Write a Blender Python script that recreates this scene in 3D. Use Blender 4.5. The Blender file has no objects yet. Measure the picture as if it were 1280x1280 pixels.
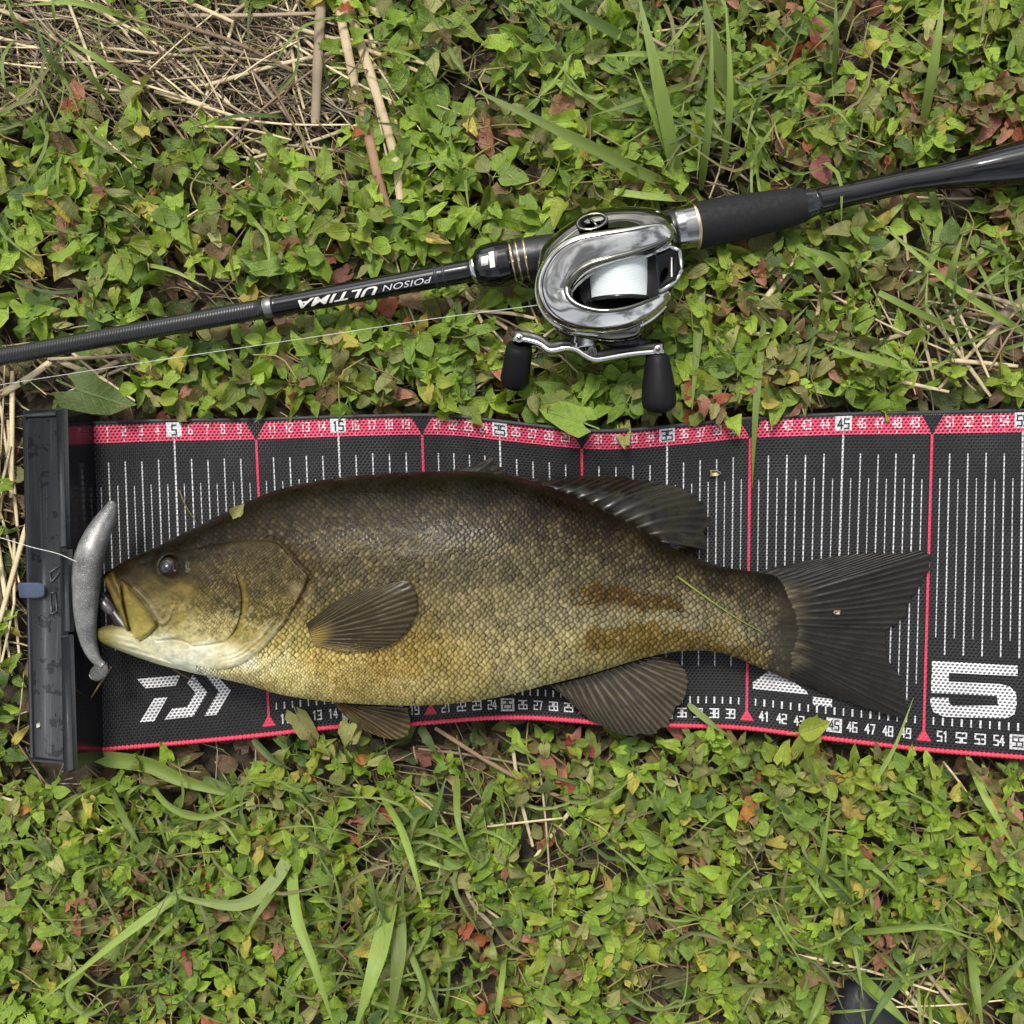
import bpy, bmesh, math, random
import numpy as np
from mathutils import Vector, Matrix, Euler

scene = bpy.context.scene
col = scene.collection
# ------------------------------------------------------------------ camera
CAM_D = 0.60                      # metres from the ground along the view axis
TILT = math.radians(-4.0)         # camera leans a little towards the bump board
HALF_T = 0.305 / 0.60             # tan of half the field of view
_f = np.array([math.sin(TILT), 0.0, -math.cos(TILT)])
_r = np.array([math.cos(TILT), 0.0, math.sin(TILT)])
_u = np.array([0.0, 1.0, 0.0])
CAM = -_f * CAM_D
cam_data = bpy.data.cameras.new("camera")
cam_data.sensor_width = 36.0
cam_data.sensor_height = 36.0
cam_data.sensor_fit = 'HORIZONTAL'
cam_data.lens = 18.0 / HALF_T
cam_data.clip_start = 0.01
cam_data.clip_end = 500.0
cam = bpy.data.objects.new("camera", cam_data)
col.objects.link(cam)
cam.matrix_world = Matrix(((_r[0], _u[0], -_f[0], CAM[0]), (_r[1], _u[1], -_f[1], CAM[1]),
                           (_r[2], _u[2], -_f[2], CAM[2]), (0, 0, 0, 1)))
scene.camera = cam
# ------------------------------------------------------------------ sky, sun, exposure (overcast)
SUN_EL, SUN_ROT = math.radians(58), math.radians(-12)
world = bpy.data.worlds.new("World")
scene.world = world
world.use_nodes = True
wn, wl = world.node_tree.nodes, world.node_tree.links
wn.clear()
sky = wn.new('ShaderNodeTexSky'); sky.sky_type = 'NISHITA'; sky.sun_disc = False
sky.sun_elevation = SUN_EL; sky.sun_rotation = SUN_ROT
sky.air_density = 1.0; sky.dust_density = 4.0; sky.ozone_density = 1.0
hs = wn.new('ShaderNodeHueSaturation'); hs.inputs['Saturation'].default_value = 0.22
bg = wn.new('ShaderNodeBackground'); bg.inputs['Strength'].default_value = 0.12
wo = wn.new('ShaderNodeOutputWorld')
# overcast; even cloud mottling over the whole sky, added for the chrome's reflections
cn = wn.new('ShaderNodeTexNoise'); cn.inputs['Scale'].default_value = 2.6; cn.inputs['Detail'].default_value = 5; cn.inputs['Roughness'].default_value = 0.55
tc = wn.new('ShaderNodeTexCoord'); wl.new(tc.outputs['Generated'], cn.inputs['Vector'])
cr = wn.new('ShaderNodeMapRange'); cr.interpolation_type = 'SMOOTHSTEP'
for i_, v_ in ((1, 0.40), (2, 0.60), (3, 0.40), (4, 1.55)): cr.inputs[i_].default_value = v_
wl.new(cn.outputs[0], cr.inputs[0])
cm = wn.new('ShaderNodeVectorMath'); cm.operation = 'SCALE'
wl.new(sky.outputs[0], hs.inputs['Color']); wl.new(hs.outputs[0], cm.inputs[0]); wl.new(cr.outputs[0], cm.inputs['Scale']); wl.new(cm.outputs[0], bg.inputs[0]); wl.new(bg.outputs[0], wo.inputs[0])
sun_d = bpy.data.lights.new("sun", 'SUN'); sun_d.energy = 1.5; sun_d.angle = math.radians(12)
sun_d.color = (1.0, 0.95, 0.86)
sun = bpy.data.objects.new("sun", sun_d); col.objects.link(sun)
_sd = Vector((math.sin(SUN_ROT) * math.cos(SUN_EL), math.cos(SUN_ROT) * math.cos(SUN_EL), math.sin(SUN_EL)))
sun.rotation_euler = _sd.to_track_quat('Z', 'Y').to_euler()
sun.location = _sd * 3
scene.view_settings.view_transform = 'Standard'
scene.view_settings.look = 'None'
scene.view_settings.gamma = 1.0
scene.view_settings.use_curve_mapping = False
scene.view_settings.exposure = 0.70

# ------------------------------------------------------------------ helpers
rng = np.random.default_rng(7)
random.seed(7)

def at(px, py, z):
    """world point(s) at height z seen at photo pixel (px, py) of a 1280 frame"""
    px, py, z = np.broadcast_arrays(np.asarray(px, float), np.asarray(py, float), np.asarray(z, float))
    sx = (px - 640) / 640 * HALF_T
    sy = (640 - py) / 640 * HALF_T
    d = _f + sx[..., None] * _r + sy[..., None] * _u
    t = (z - CAM[2]) / d[..., 2]
    return CAM + d * t[..., None]

def unat(P):
    P = np.asarray(P, float) - CAM
    w = P @ _f
    return 640 + (P @ _r) / w / HALF_T * 640, 640 - (P @ _u) / w / HALF_T * 640

MPP = 0.610 / 1280                # metres per pixel on the ground
def msize(px, z):                 # px length -> metres at height z
    return px * MPP * (1 - z / CAM_D)

def lin(c):
    c = np.asarray(c, float) / 255.0
    return np.where(c <= 0.04045, c / 12.92, ((c + 0.055) / 1.055) ** 2.4)

def smooth(a, b, x):
    t = np.clip((np.asarray(x, float) - a) / (b - a), 0, 1)
    return t * t * (3 - 2 * t)

def _hash(ix, iy, seed):
    n = (ix.astype(np.int64) * 374761393 + iy.astype(np.int64) * 668265263 + seed * 1442695041) & 0xffffffff
    n = ((n ^ (n >> 13)) * 1274126177) & 0xffffffff
    return ((n ^ (n >> 16)) & 0xffff) / 65535.0

def vnoise(x, y, seed=0):
    x, y = np.broadcast_arrays(np.asarray(x, float), np.asarray(y, float))
    ix, iy = np.floor(x), np.floor(y)
    fx, fy = x - ix, y - iy
    fx = fx * fx * (3 - 2 * fx); fy = fy * fy * (3 - 2 * fy)
    a, b = _hash(ix, iy, seed), _hash(ix + 1, iy, seed)
    c, d = _hash(ix, iy + 1, seed), _hash(ix + 1, iy + 1, seed)
    return (a * (1 - fx) + b * fx) * (1 - fy) + (c * (1 - fx) + d * fx) * fy

def fbm(x, y, seed=0, oct=4):
    s, a, t = 0, 0.5, 0
    for k in range(oct):
        s = s + a * vnoise(x * 2 ** k, y * 2 ** k, seed + k * 17); t += a; a *= 0.5
    return s / t

def catmull(pts, n):
    """n points along a centripetal-ish Catmull-Rom curve, even in arc length"""
    P = np.asarray(pts, float)
    if len(P) == 2:
        return P[0] + (P[1] - P[0]) * np.linspace(0, 1, n)[:, None]
    Q = np.vstack([2 * P[0] - P[1], P, 2 * P[-1] - P[-2]])
    out = []
    m = max(8, int(4 * n / len(P)))
    for i in range(1, len(Q) - 2):
        t = np.linspace(0, 1, m, endpoint=False)[:, None]
        p0, p1, p2, p3 = Q[i - 1], Q[i], Q[i + 1], Q[i + 2]
        out.append(0.5 * ((2 * p1) + (-p0 + p2) * t + (2 * p0 - 5 * p1 + 4 * p2 - p3) * t ** 2 + (-p0 + 3 * p1 - 3 * p2 + p3) * t ** 3))
    C = np.vstack(out + [P[-1:]])
    return resample(C, n)

def resample(C, n):
    d = np.r_[0, np.cumsum(np.linalg.norm(np.diff(C, axis=0), axis=1))]
    s = np.linspace(0, d[-1], n)
    return np.stack([np.interp(s, d, C[:, k]) for k in range(C.shape[1])], 1)

def param_spline(pts, u):
    """Catmull-Rom through pts, one knot per unit of u*(len-1); keeps row pairing"""
    P = np.asarray(pts, float)
    if P.ndim == 1: P = P[:, None]
    Q = np.vstack([2 * P[0] - P[1], P, 2 * P[-1] - P[-2]])
    x = np.clip(np.asarray(u) * (len(P) - 1), 0, len(P) - 1 - 1e-9)
    i = x.astype(int); t = (x - i)[:, None]
    p0, p1, p2, p3 = Q[i], Q[i + 1], Q[i + 2], Q[i + 3]
    return 0.5 * ((2 * p1) + (-p0 + p2) * t + (2 * p0 - 5 * p1 + 4 * p2 - p3) * t ** 2 + (-p0 + 3 * p1 - 3 * p2 + p3) * t ** 3)

def seg_dist(X, Y, poly, closed=False):
    P = np.asarray(poly, float)
    if closed: P = np.vstack([P, P[:1]])
    best = np.full(np.shape(X), 1e9)
    for a, b in zip(P[:-1], P[1:]):
        d = b - a; L = d @ d
        t = np.clip(((X - a[0]) * d[0] + (Y - a[1]) * d[1]) / L, 0, 1)
        best = np.minimum(best, np.hypot(X - a[0] - t * d[0], Y - a[1] - t * d[1]))
    return best

def inside(X, Y, poly):
    P = np.asarray(poly, float)
    r = np.zeros(np.shape(X), bool)
    for (x1, y1), (x2, y2) in zip(P, np.roll(P, -1, axis=0)):
        c = ((y1 > Y) != (y2 > Y))
        with np.errstate(divide='ignore', invalid='ignore'):
            xi = (x2 - x1) * (Y - y1) / (y2 - y1 + 1e-12) + x1
        r ^= c & (X < xi)
    return r

def sdist(X, Y, poly):            # positive inside
    d = seg_dist(X, Y, poly, True)
    return np.where(inside(X, Y, poly), d, -d)

def grid_faces(nu, nv, cu=False, cv=False, off=0):
    i = np.arange(nu if cu else nu - 1); j = np.arange(nv if cv else nv - 1)
    I, J = np.meshgrid(i, j, indexing='ij')
    I2, J2 = (I + 1) % nu, (J + 1) % nv
    return off + np.stack([I * nv + J, I2 * nv + J, I2 * nv + J2, I * nv + J2], -1).reshape(-1, 4)

def make_mesh(name, V, F, cols=None, uv=None, smooth_shade=True):
    """F: array (n,k) or list of arrays / lists of faces"""
    V = np.asarray(V, np.float32).reshape(-1, 3)
    groups = [np.asarray(F)] if isinstance(F, np.ndarray) else None
    if groups is None:
        by = {}
        for f in F:
            if isinstance(f, np.ndarray) and f.ndim == 2:
                by.setdefault(f.shape[1], []).append(f)
            else:
                by.setdefault(len(f), []).append(np.asarray(f)[None, :])
        groups = [np.vstack(v) for v in by.values()]
    loops = np.concatenate([g.ravel() for g in groups]).astype(np.int32)
    sizes = np.concatenate([np.full(len(g), g.shape[1]) for g in groups]).astype(np.int32)
    starts = np.r_[0, np.cumsum(sizes)[:-1]].astype(np.int32)
    me = bpy.data.meshes.new(name)
    me.vertices.add(len(V)); me.vertices.foreach_set('co', V.ravel())
    me.loops.add(len(loops)); me.loops.foreach_set('vertex_index', loops)
    me.polygons.add(len(sizes)); me.polygons.foreach_set('loop_start', starts)
    me.polygons.foreach_set('use_smooth', np.full(len(sizes), smooth_shade, bool))
    if uv is not None:
        l = me.uv_layers.new(name="UVMap")
        l.data.foreach_set('uv', np.asarray(uv, np.float32)[loops].ravel())
    me.update(calc_edges=True)
    if cols is not None:
        c = np.ones((len(V), 4), np.float32); c[:, :3] = np.clip(cols, 0, 1)
        a = me.color_attributes.new("Col", 'FLOAT_COLOR', 'POINT')
        a.data.foreach_set('color', c.ravel())
    me.validate()
    return me

def tag(o, label=None, cat=None, group=None, kind=None):
    if label: o["label"] = label
    if cat: o["category"] = cat
    if group: o["group"] = group
    if kind: o["kind"] = kind
    return o

def link(name, me, mat, parent=None):
    o = bpy.data.objects.new(name, me)
    col.objects.link(o)
    if mat and not me.materials: me.materials.append(mat)
    if parent: o.parent = parent
    return o

def empty(name, loc):
    o = bpy.data.objects.new(name, None)
    o.empty_display_size = 0.01
    o.location = loc
    col.objects.link(o)
    return o

def origin(root):
    p = np.zeros(3)
    while root is not None:
        p = p + np.array(root.location); root = root.parent
    return p

def part(name, V, F, mat, root, cols=None, uv=None, sm=True):
    """a mesh given in world coordinates, parented to root"""
    V = np.asarray(V, float).reshape(-1, 3)
    return link(name, make_mesh(name, V - origin(root), F, cols, uv, sm), mat, root)

def sweep(path, w, h=None, n=12, up=(0, 0, 1), power=2.0, cap=True):
    """closed tube along path; w half-width sideways, h half-height along up"""
    P = np.asarray(path, float); N = len(P)
    w = np.broadcast_to(np.asarray(w, float), (N,)); h = w if h is None else np.broadcast_to(np.asarray(h, float), (N,))
    T = np.gradient(P, axis=0); T /= np.linalg.norm(T, axis=1)[:, None] + 1e-12
    U = np.broadcast_to(np.asarray(up, float), (N, 3))
    S = np.cross(T, U); S /= np.linalg.norm(S, axis=1)[:, None] + 1e-12
    U = np.cross(S, T)
    a = np.linspace(0, 2 * np.pi, n, endpoint=False)
    ca, sa = np.cos(a), np.sin(a)
    ca = np.sign(ca) * np.abs(ca) ** (2 / power); sa = np.sign(sa) * np.abs(sa) ** (2 / power)
    V = P[:, None] + S[:, None] * (w[:, None] * ca)[..., None] + U[:, None] * (h[:, None] * sa)[..., None]
    F = [grid_faces(N, n, cv=True)]
    if cap:
        F += [list(range(n))[::-1], list(range((N - 1) * n, N * n))]
    return V.reshape(-1, 3), F

def lathe(p0, p1, prof, n=24):
    """prof: (t along p0->p1 in 0..1, radius m)"""
    p0, p1 = np.asarray(p0, float), np.asarray(p1, float)
    prof = np.asarray(prof, float)
    path = p0 + (p1 - p0) * prof[:, :1]
    T = (p1 - p0) / np.linalg.norm(p1 - p0)
    up = np.array([0, 0, 1.0]) if abs(T[2]) < 0.9 else np.array([0, 1.0, 0])
    S = np.cross(T, up); S /= np.linalg.norm(S); U = np.cross(S, T)
    a = np.linspace(0, 2 * np.pi, n, endpoint=False)
    V = path[:, None] + prof[:, 1][:, None, None] * (np.cos(a)[None, :, None] * S + np.sin(a)[None, :, None] * U)
    N = len(prof)
    return V.reshape(-1, 3), [grid_faces(N, n, cv=True), list(range(n))[::-1], list(range((N - 1) * n, N * n))]

def merge(*parts):
    V, F, o = [], [], 0
    for v, f in parts:
        v = np.asarray(v, float).reshape(-1, 3)
        V.append(v)
        for g in (f if isinstance(f, list) else [f]):
            F.append((np.asarray(g) + o) if isinstance(g, np.ndarray) else [i + o for i in g])
        o += len(v)
    return np.vstack(V), F

def prism(pix, z0, z1, bevel=0.0):
    """polygon given in pixels, straight-sided between heights z0 < z1 (same ground outline)"""
    p = np.asarray(pix, float)
    top = at(p[:, 0], p[:, 1], z1)
    bot = top.copy(); bot[:, 2] = z0
    n = len(p)
    if bevel:
        c = top.mean(0); mid = top.copy(); mid[:, 2] -= bevel
        d = np.linalg.norm(top - c, axis=1)[:, None]
        top = c + (top - c) * (1 - bevel / d)
        V = np.vstack([bot, mid, top]); F = [grid_faces(3, n, cv=True), list(range(n))[::-1], list(range(2 * n, 3 * n))]
    else:
        V = np.vstack([bot, top]); F = [grid_faces(2, n, cv=True), list(range(n))[::-1], list(range(n, 2 * n))]
    return V, F

# ------------------------------------------------------------------ materials
class NT:
    def __init__(s, name):
        s.m = bpy.data.materials.new(name); s.m.use_nodes = True
        s.t = s.m.node_tree; s.t.nodes.clear()
        s.out = s.t.nodes.new('ShaderNodeOutputMaterial')
    def n(s, typ, **kw):
        x = s.t.nodes.new('ShaderNode' + typ)
        for k, v in kw.items(): setattr(x, k, v)
        return x
    def l(s, a, b): s.t.links.new(a, b)
    def set(s, sock, v):
        if hasattr(v, 'is_output'): s.l(v, sock)
        elif isinstance(v, (tuple, list, np.ndarray)):
            v = tuple(float(q) for q in v); sock.default_value = v + (1.0,) if len(v) == 3 and len(sock.default_value) == 4 else v
        else: sock.default_value = v
    def math(s, op, a, b=0.0, c=0.0, clamp=False):
        x = s.n('Math', operation=op, use_clamp=clamp)
        for i, v in enumerate((a, b, c)): s.set(x.inputs[i], v)
        return x.outputs[0]
    def ramp(s, v, lo, hi, a=0.0, b=1.0):
        x = s.n('MapRange', interpolation_type='SMOOTHSTEP')
        s.set(x.inputs[0], v); s.set(x.inputs[1], lo); s.set(x.inputs[2], hi); s.set(x.inputs[3], a); s.set(x.inputs[4], b)
        return x.outputs[0]
    def mix(s, f, a, b, typ='MIX'):
        x = s.n('Mix', data_type='RGBA', blend_type=typ)
        s.set(x.inputs[0], f); s.set(x.inputs[6], a); s.set(x.inputs[7], b)
        return x.outputs[2]
    def noise(s, vec, scale, detail=4, rough=0.6, out=0):
        x = s.n('TexNoise'); s.set(x.inputs['Scale'], scale); s.set(x.inputs['Detail'], detail); s.set(x.inputs['Roughness'], rough)
        if vec is not None: s.l(vec, x.inputs['Vector'])
        return x.outputs[out]
    def pos(s): return s.n('NewGeometry').outputs['Position']
    def obj(s): return s.n('TexCoord').outputs['Object']
    def bump(s, h, strength=0.5, dist=0.001):
        x = s.n('Bump'); s.set(x.inputs['Strength'], strength); s.set(x.inputs['Distance'], dist); s.l(h, x.inputs['Height'])
        return x.outputs[0]
    def principled(s, **kw):
        p = s.n('BsdfPrincipled')
        for k, v in kw.items(): s.set(p.inputs[k.replace('_', ' ')], v)
        return p
    def done(s, sh): s.l(sh.outputs[0] if hasattr(sh, 'outputs') else sh, s.out.inputs['Surface']); return s.m

def plain(name, c, rough=0.5, metal=0.0, var=0.15, nscale=300, bump=0.0, spec=0.5, coat=0.0, rvar=0.15):
    t = NT(name); p = t.pos()
    n = t.noise(p, nscale, 4)
    c = np.asarray(c, float)
    cc = t.mix(n, tuple(c * (1 - var)), tuple(np.minimum(c * (1 + var), 1)))
    r = t.ramp(t.noise(p, nscale * 0.3, 3), 0.3, 0.7, max(rough - rvar, 0.02), min(rough + rvar, 1))
    kw = dict(Base_Color=cc, Roughness=r, Metallic=metal)
    b = t.principled(**kw)
    b.inputs['Specular IOR Level'].default_value = spec
    b.inputs['Coat Weight'].default_value = coat
    b.inputs['Coat Roughness'].default_value = 0.06
    if bump: t.l(t.bump(n, bump, 0.0004), b.inputs['Normal'])
    return t.done(b)

def vcol_mat(name, rough=0.4, spec=0.5, coat=0.0, coat_rough=0.15, bscale=0, bstr=0.2, sss=0.0, rlo=None, alpha=1.0):
    t = NT(name)
    a = t.n('Attribute', attribute_name='Col').outputs['Color']
    p = t.pos()
    b = t.principled(Base_Color=a, Roughness=rough)
    if rlo is not None:
        t.l(t.ramp(t.noise(p, 90, 3), 0.35, 0.65, rlo, rough), b.inputs['Roughness'])
    b.inputs['Specular IOR Level'].default_value = spec
    b.inputs['Coat Weight'].default_value = coat; b.inputs['Coat Roughness'].default_value = coat_rough
    if bscale: t.l(t.bump(t.noise(p, bscale, 4), bstr, 0.0005), b.inputs['Normal'])
    return t.done(b)

# ------------------------------------------------------------------ ground
def soil_material():
    t = NT("soil"); p = t.pos()
    n1 = t.noise(p, 60, 6, 0.7); n2 = t.noise(p, 900, 4, 0.7); n3 = t.noise(p, 3, 3)
    c = t.mix(t.ramp(n1, 0.35, 0.7), (0.022, 0.016, 0.010), (0.075, 0.055, 0.035))
    c = t.mix(t.ramp(n2, 0.5, 0.8, 0, 0.5), c, (0.12, 0.09, 0.055))
    g = t.mix(n1, (0.05, 0.09, 0.02), (0.10, 0.14, 0.04))
    ln = t.n('VectorMath', operation='LENGTH'); t.l(p, ln.inputs[0])
    far = t.ramp(ln.outputs['Value'], 0.75, 1.6)           # grass stand beyond the modelled patch
    c = t.mix(t.math('MULTIPLY', far, t.ramp(n3, 0.2, 0.5, 0.6, 1.0)), c, g)
    b = t.principled(Base_Color=c, Roughness=0.9)
    t.l(t.bump(n1, 0.8, 0.004), b.inputs['Normal'])
    return t.done(b)

gx = np.concatenate([[-120, -20, -4, -1.2], np.linspace(-0.6, 0.6, 61), [1.2, 4, 20, 120]])
GX, GY = np.meshgrid(gx, gx, indexing='ij')
GZ = np.where((np.abs(GX) < 0.8) & (np.abs(GY) < 0.8), -0.004 + 0.006 * (fbm(GX * 14 + 50, GY * 14 + 50, 3) - 0.5), -0.004)
ground = link("ground", make_mesh("ground", np.stack([GX, GY, GZ], -1), grid_faces(len(gx), len(gx))), soil_material())
tag(ground, "dark damp soil under the weeds and straw", None, kind="structure")

# ------------------------------------------------------------------ measuring mat
A_TOP = np.array([-2, 0, 5, 10, 15, 20, 25, 30, 35, 40, 45, 50, 55, 60, 66.0])
X_TOP = np.array([72, 113, 217, 319, 422, 527, 624, 727, 834, 938, 1055, 1166, 1279, 1392, 1527.0])
X_BOT = np.array([87, 128, 232, 337, 437, 539, 635, 730, 832, 933, 1042, 1154, 1272, 1390, 1532.0])
TOP_E = np.array([(60, 528), (118, 527), (200, 524), (320, 523), (440, 519), (527, 517), (570, 518), (620, 525), (727, 537), (770, 538), (835, 532), (936, 521), (1050, 516), (1160, 514), (1280, 511), (1400, 510), (1550, 512.0)])
BOT_E = np.array([(60, 944), (129, 938), (235, 929), (337, 919), (431, 908), (520, 906), (580, 900), (632, 897), (690, 899), (749, 905), (842, 908), (930, 910), (1000, 920), (1090, 931), (1160, 939), (1280, 948), (1400, 957), (1550, 968.0)])
def _sm(xs, P):
    x = np.linspace(P[0, 0], P[-1, 0], 600); y = np.interp(x, P[:, 0], P[:, 1])
    k = np.ones(31) / 31; yp = np.convolve(np.r_[np.full(15, y[0]), y, np.full(15, y[-1])], k, 'valid')
    return np.interp(xs, x, yp)
def top_y(x): return _sm(x, TOP_E)
def bot_y(x): return _sm(x, BOT_E)
def mat_z(a, b):
    mid = np.exp(-((a - 29) / 9.0) ** 2)
    cup = np.abs(2 * b - 1) ** 4
    z = 0.017 + mid * cup * 0.012
    z = z + 0.0022 * np.sin(a * 0.42 + 1.0 + 1.5 * b) * np.abs(2 * b - 1) ** 2
    z = z + 0.0012 * (fbm(a * 0.35 + 9, b * 4 + 3, 21, 3) - 0.5) * 2
    # small puckers along the dorsal edge
    z = z + 0.0010 * np.exp(-(b / 0.16) ** 2) * np.sin(a * 1.9 + 3 * np.sin(a * 0.31))
    return z
def mat_px(a, b):
    xt = np.interp(a, A_TOP, X_TOP); xb = np.interp(a, A_TOP, X_BOT)
    yt, yb = top_y(xt), bot_y(xb)
    return xt + (xb - xt) * b, yt + (yb - yt) * b
def mat_S(a, b, dz=0.0):
    a, b = np.broadcast_arrays(np.asarray(a, float), np.asarray(b, float))
    px, py = mat_px(a, b)
    return at(px, py, mat_z(a, np.clip(b, 0, 1)) + dz)
def px2ab(px, py):
    px, py = np.asarray(px, float), np.asarray(py, float)
    b = (py - top_y(px)) / (bot_y(px) - top_y(px))
    for _ in range(2):
        xs = X_TOP + (X_BOT - X_TOP) * b[..., None]
        a = np.array([np.interp(x, xx, A_TOP) for x, xx in zip(px.ravel(), xs.reshape(-1, len(A_TOP)))]).reshape(px.shape)
        xt, xb = np.interp(a, A_TOP, X_TOP), np.interp(a, A_TOP, X_BOT)
        b = (py - top_y(xt)) / (bot_y(xb) - top_y(xt))
    return a, b
MATW = 192.0   # mm across
def mat_uv(a, b): return np.stack([np.asarray(a) * 10.0, np.asarray(b) * MATW], -1)

def weave_material(name, c, dark=(0.006, 0.006, 0.007), rough=0.34, wet=True, hole=1.0):
    t = NT(name)
    uv = t.n('UVMap'); uv.uv_map = "UVMap"
    s = t.n('SeparateXYZ'); t.l(uv.outputs[0], s.inputs[0])
    U = t.math('DIVIDE', s.outputs[0], 2.45); V = t.math('DIVIDE', s.outputs[1], 1.75)
    row = t.math('FLOOR', V)
    U = t.math('ADD', U, t.math('MULTIPLY', t.math('MODULO', row, 2.0), 0.5))
    fu = t.math('SUBTRACT', t.math('FRACT', U), 0.5); fv = t.math('SUBTRACT', t.math('FRACT', V), 0.5)
    fu = t.math('ADD', fu, t.math('MULTIPLY', fv, 0.22))
    d = t.math('SQRT', t.math('ADD', t.math('POWER', t.math('MULTIPLY', fu, 1.0), 2.0), t.math('POWER', t.math('MULTIPLY', fv, 0.95), 2.0)))
    p = t.pos()
    nz = t.noise(p, 700, 3)
    edge = t.math('ADD', 0.20, t.math('MULTIPLY', nz, 0.14))
    h = t.ramp(d, edge, t.math('ADD', edge, 0.10), 1.0, 0.0)
    hs_ = t.math('MULTIPLY', h, hole)
    cc = np.asarray(c, float)
    base = t.mix(t.ramp(t.noise(p, 38, 5, 0.65), 0.35, 0.7), tuple(cc * 0.82), tuple(np.minimum(cc * 1.12, 1)))
    base = t.mix(hs_, base, dark)
    r = t.ramp(t.noise(p, 22, 4, 0.6), 0.38, 0.62, max(rough - 0.16, 0.05), rough + 0.16)
    r = t.math('ADD', r, t.math('MULTIPLY', h, 0.35), clamp=True)
    b = t.principled(Base_Color=base, Roughness=r)
    b.inputs['Specular IOR Level'].default_value = 0.32
    # coated yarns swell between the holes
    hh = t.math('SUBTRACT', t.math('MULTIPLY', t.math('SINE', t.math('MULTIPLY', U, 12.566)), 0.12), h)
    t.l(t.bump(hh, 0.7, 0.0009), b.inputs['Normal'])
    return t.done(b)
M_matblack = weave_material("mat_black_mesh", (0.028, 0.028, 0.030), dark=(0.003, 0.003, 0.003))
M_matred = weave_material("mat_red_print", (0.74, 0.085, 0.16), dark=(0.09, 0.010, 0.018), rough=0.42)
M_matwhite = weave_material("mat_white_print", (0.74, 0.74, 0.76), dark=(0.02, 0.02, 0.02), rough=0.45, hole=0.85)
M_numwhite = weave_material("mat_white_numerals", (0.74, 0.74, 0.76), dark=(0.25, 0.25, 0.25), rough=0.45, hole=0.5)
M_linewhite = weave_material("mat_white_lines", (0.64, 0.64, 0.66), dark=(0.05, 0.05, 0.05), rough=0.45, hole=0.62)
M_redmark = weave_material("mat_red_marks", (0.72, 0.06, 0.12), dark=(0.2, 0.02, 0.03), rough=0.42, hole=0.4)
M_numred = weave_material("mat_pale_numerals", (0.78, 0.62, 0.66), dark=(0.5, 0.06, 0.1), rough=0.45, hole=0.9)
M_piping = plain("mat_red_piping", (0.66, 0.05, 0.10), 0.5, bump=0.8, nscale=1500, var=0.35)

mat_root = empty("measuring_mat", mat_S(30, 0.5) * np.array([1, 1, 0]))
tag(mat_root, "long black mesh measuring mat with red border and printed centimetre scale", "measuring mat")
NA, NB = 330, 70
aa = np.linspace(-1.2, 66, NA); bb = np.linspace(0, 1, NB)
AA, BB = np.meshgrid(aa, bb, indexing='ij')
topv = mat_S(AA, BB); botv = topv.copy(); botv[..., 2] -= 0.0016
nv = NA * NB
F = [grid_faces(NA, NB), grid_faces(NA, NB, off=nv)[:, ::-1]]
ring = np.concatenate([np.arange(NA) * NB, (NA - 1) * NB + np.arange(1, NB), (np.arange(NA - 2, -1, -1)) * NB + NB - 1, np.arange(NB - 2, 0, -1)])
F.append(np.stack([ring, ring + nv, np.roll(ring, -1) + nv, np.roll(ring, -1)], -1))
uvm = mat_uv(AA, BB).reshape(-1, 2)
sheet = part("sheet", np.vstack([topv.reshape(-1, 3), botv.reshape(-1, 3)]), F, M_matblack, mat_root, uv=np.vstack([uvm, uvm]))

class Decal:
    """flat print that follows the mat; coordinates (a cm, b 0..1)"""
    def __init__(s, dz=0.00035): s.V, s.F, s.UV, s.n, s.dz = [], [], [], 0, dz
    def quadgrid(s, A, B):
        P = mat_S(A, B, s.dz)
        s.V.append(P.reshape(-1, 3)); s.UV.append(mat_uv(A, B).reshape(-1, 2))
        s.F.append(grid_faces(A.shape[0], A.shape[1], off=s.n)); s.n += A.size
    def strip(s, a0, b0, a1, b1, w0, w1=None, n=2):
        """line from (a0,b0) to (a1,b1); w full width in mm"""
        w1 = w0 if w1 is None else w1
        t = np.linspace(0, 1, n)
        A = a0 + (a1 - a0) * t; B = b0 + (b1 - b0) * t
        dx, dy = (a1 - a0) * 10, (b1 - b0) * MATW
        L = math.hypot(dx, dy); nx, ny = -dy / L, dx / L
        w = (w0 + (w1 - w0) * t) / 2
        s.quadgrid(np.stack([A + nx * w / 10, A - nx * w / 10], 1), np.stack([B + ny * w / MATW, B - ny * w / MATW], 1))
    def rect(s, a0, b0, a1, b1, n=2, m=2):
        A, B = np.meshgrid(np.linspace(a0, a1, n), np.linspace(b0, b1, m), indexing='ij'); s.quadgrid(A, B)
    def poly(s, A, B):
        A, B = np.asarray(A, float), np.asarray(B, float)
        s.V.append(mat_S(A, B, s.dz)); s.UV.append(mat_uv(A, B)); s.F.append(list(range(s.n, s.n + len(A)))); s.n += len(A)
    def build(s, name, mat, root=None):
        return part(name, np.vstack(s.V), s.F, mat, root or mat_root, uv=np.vstack(s.UV))

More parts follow.
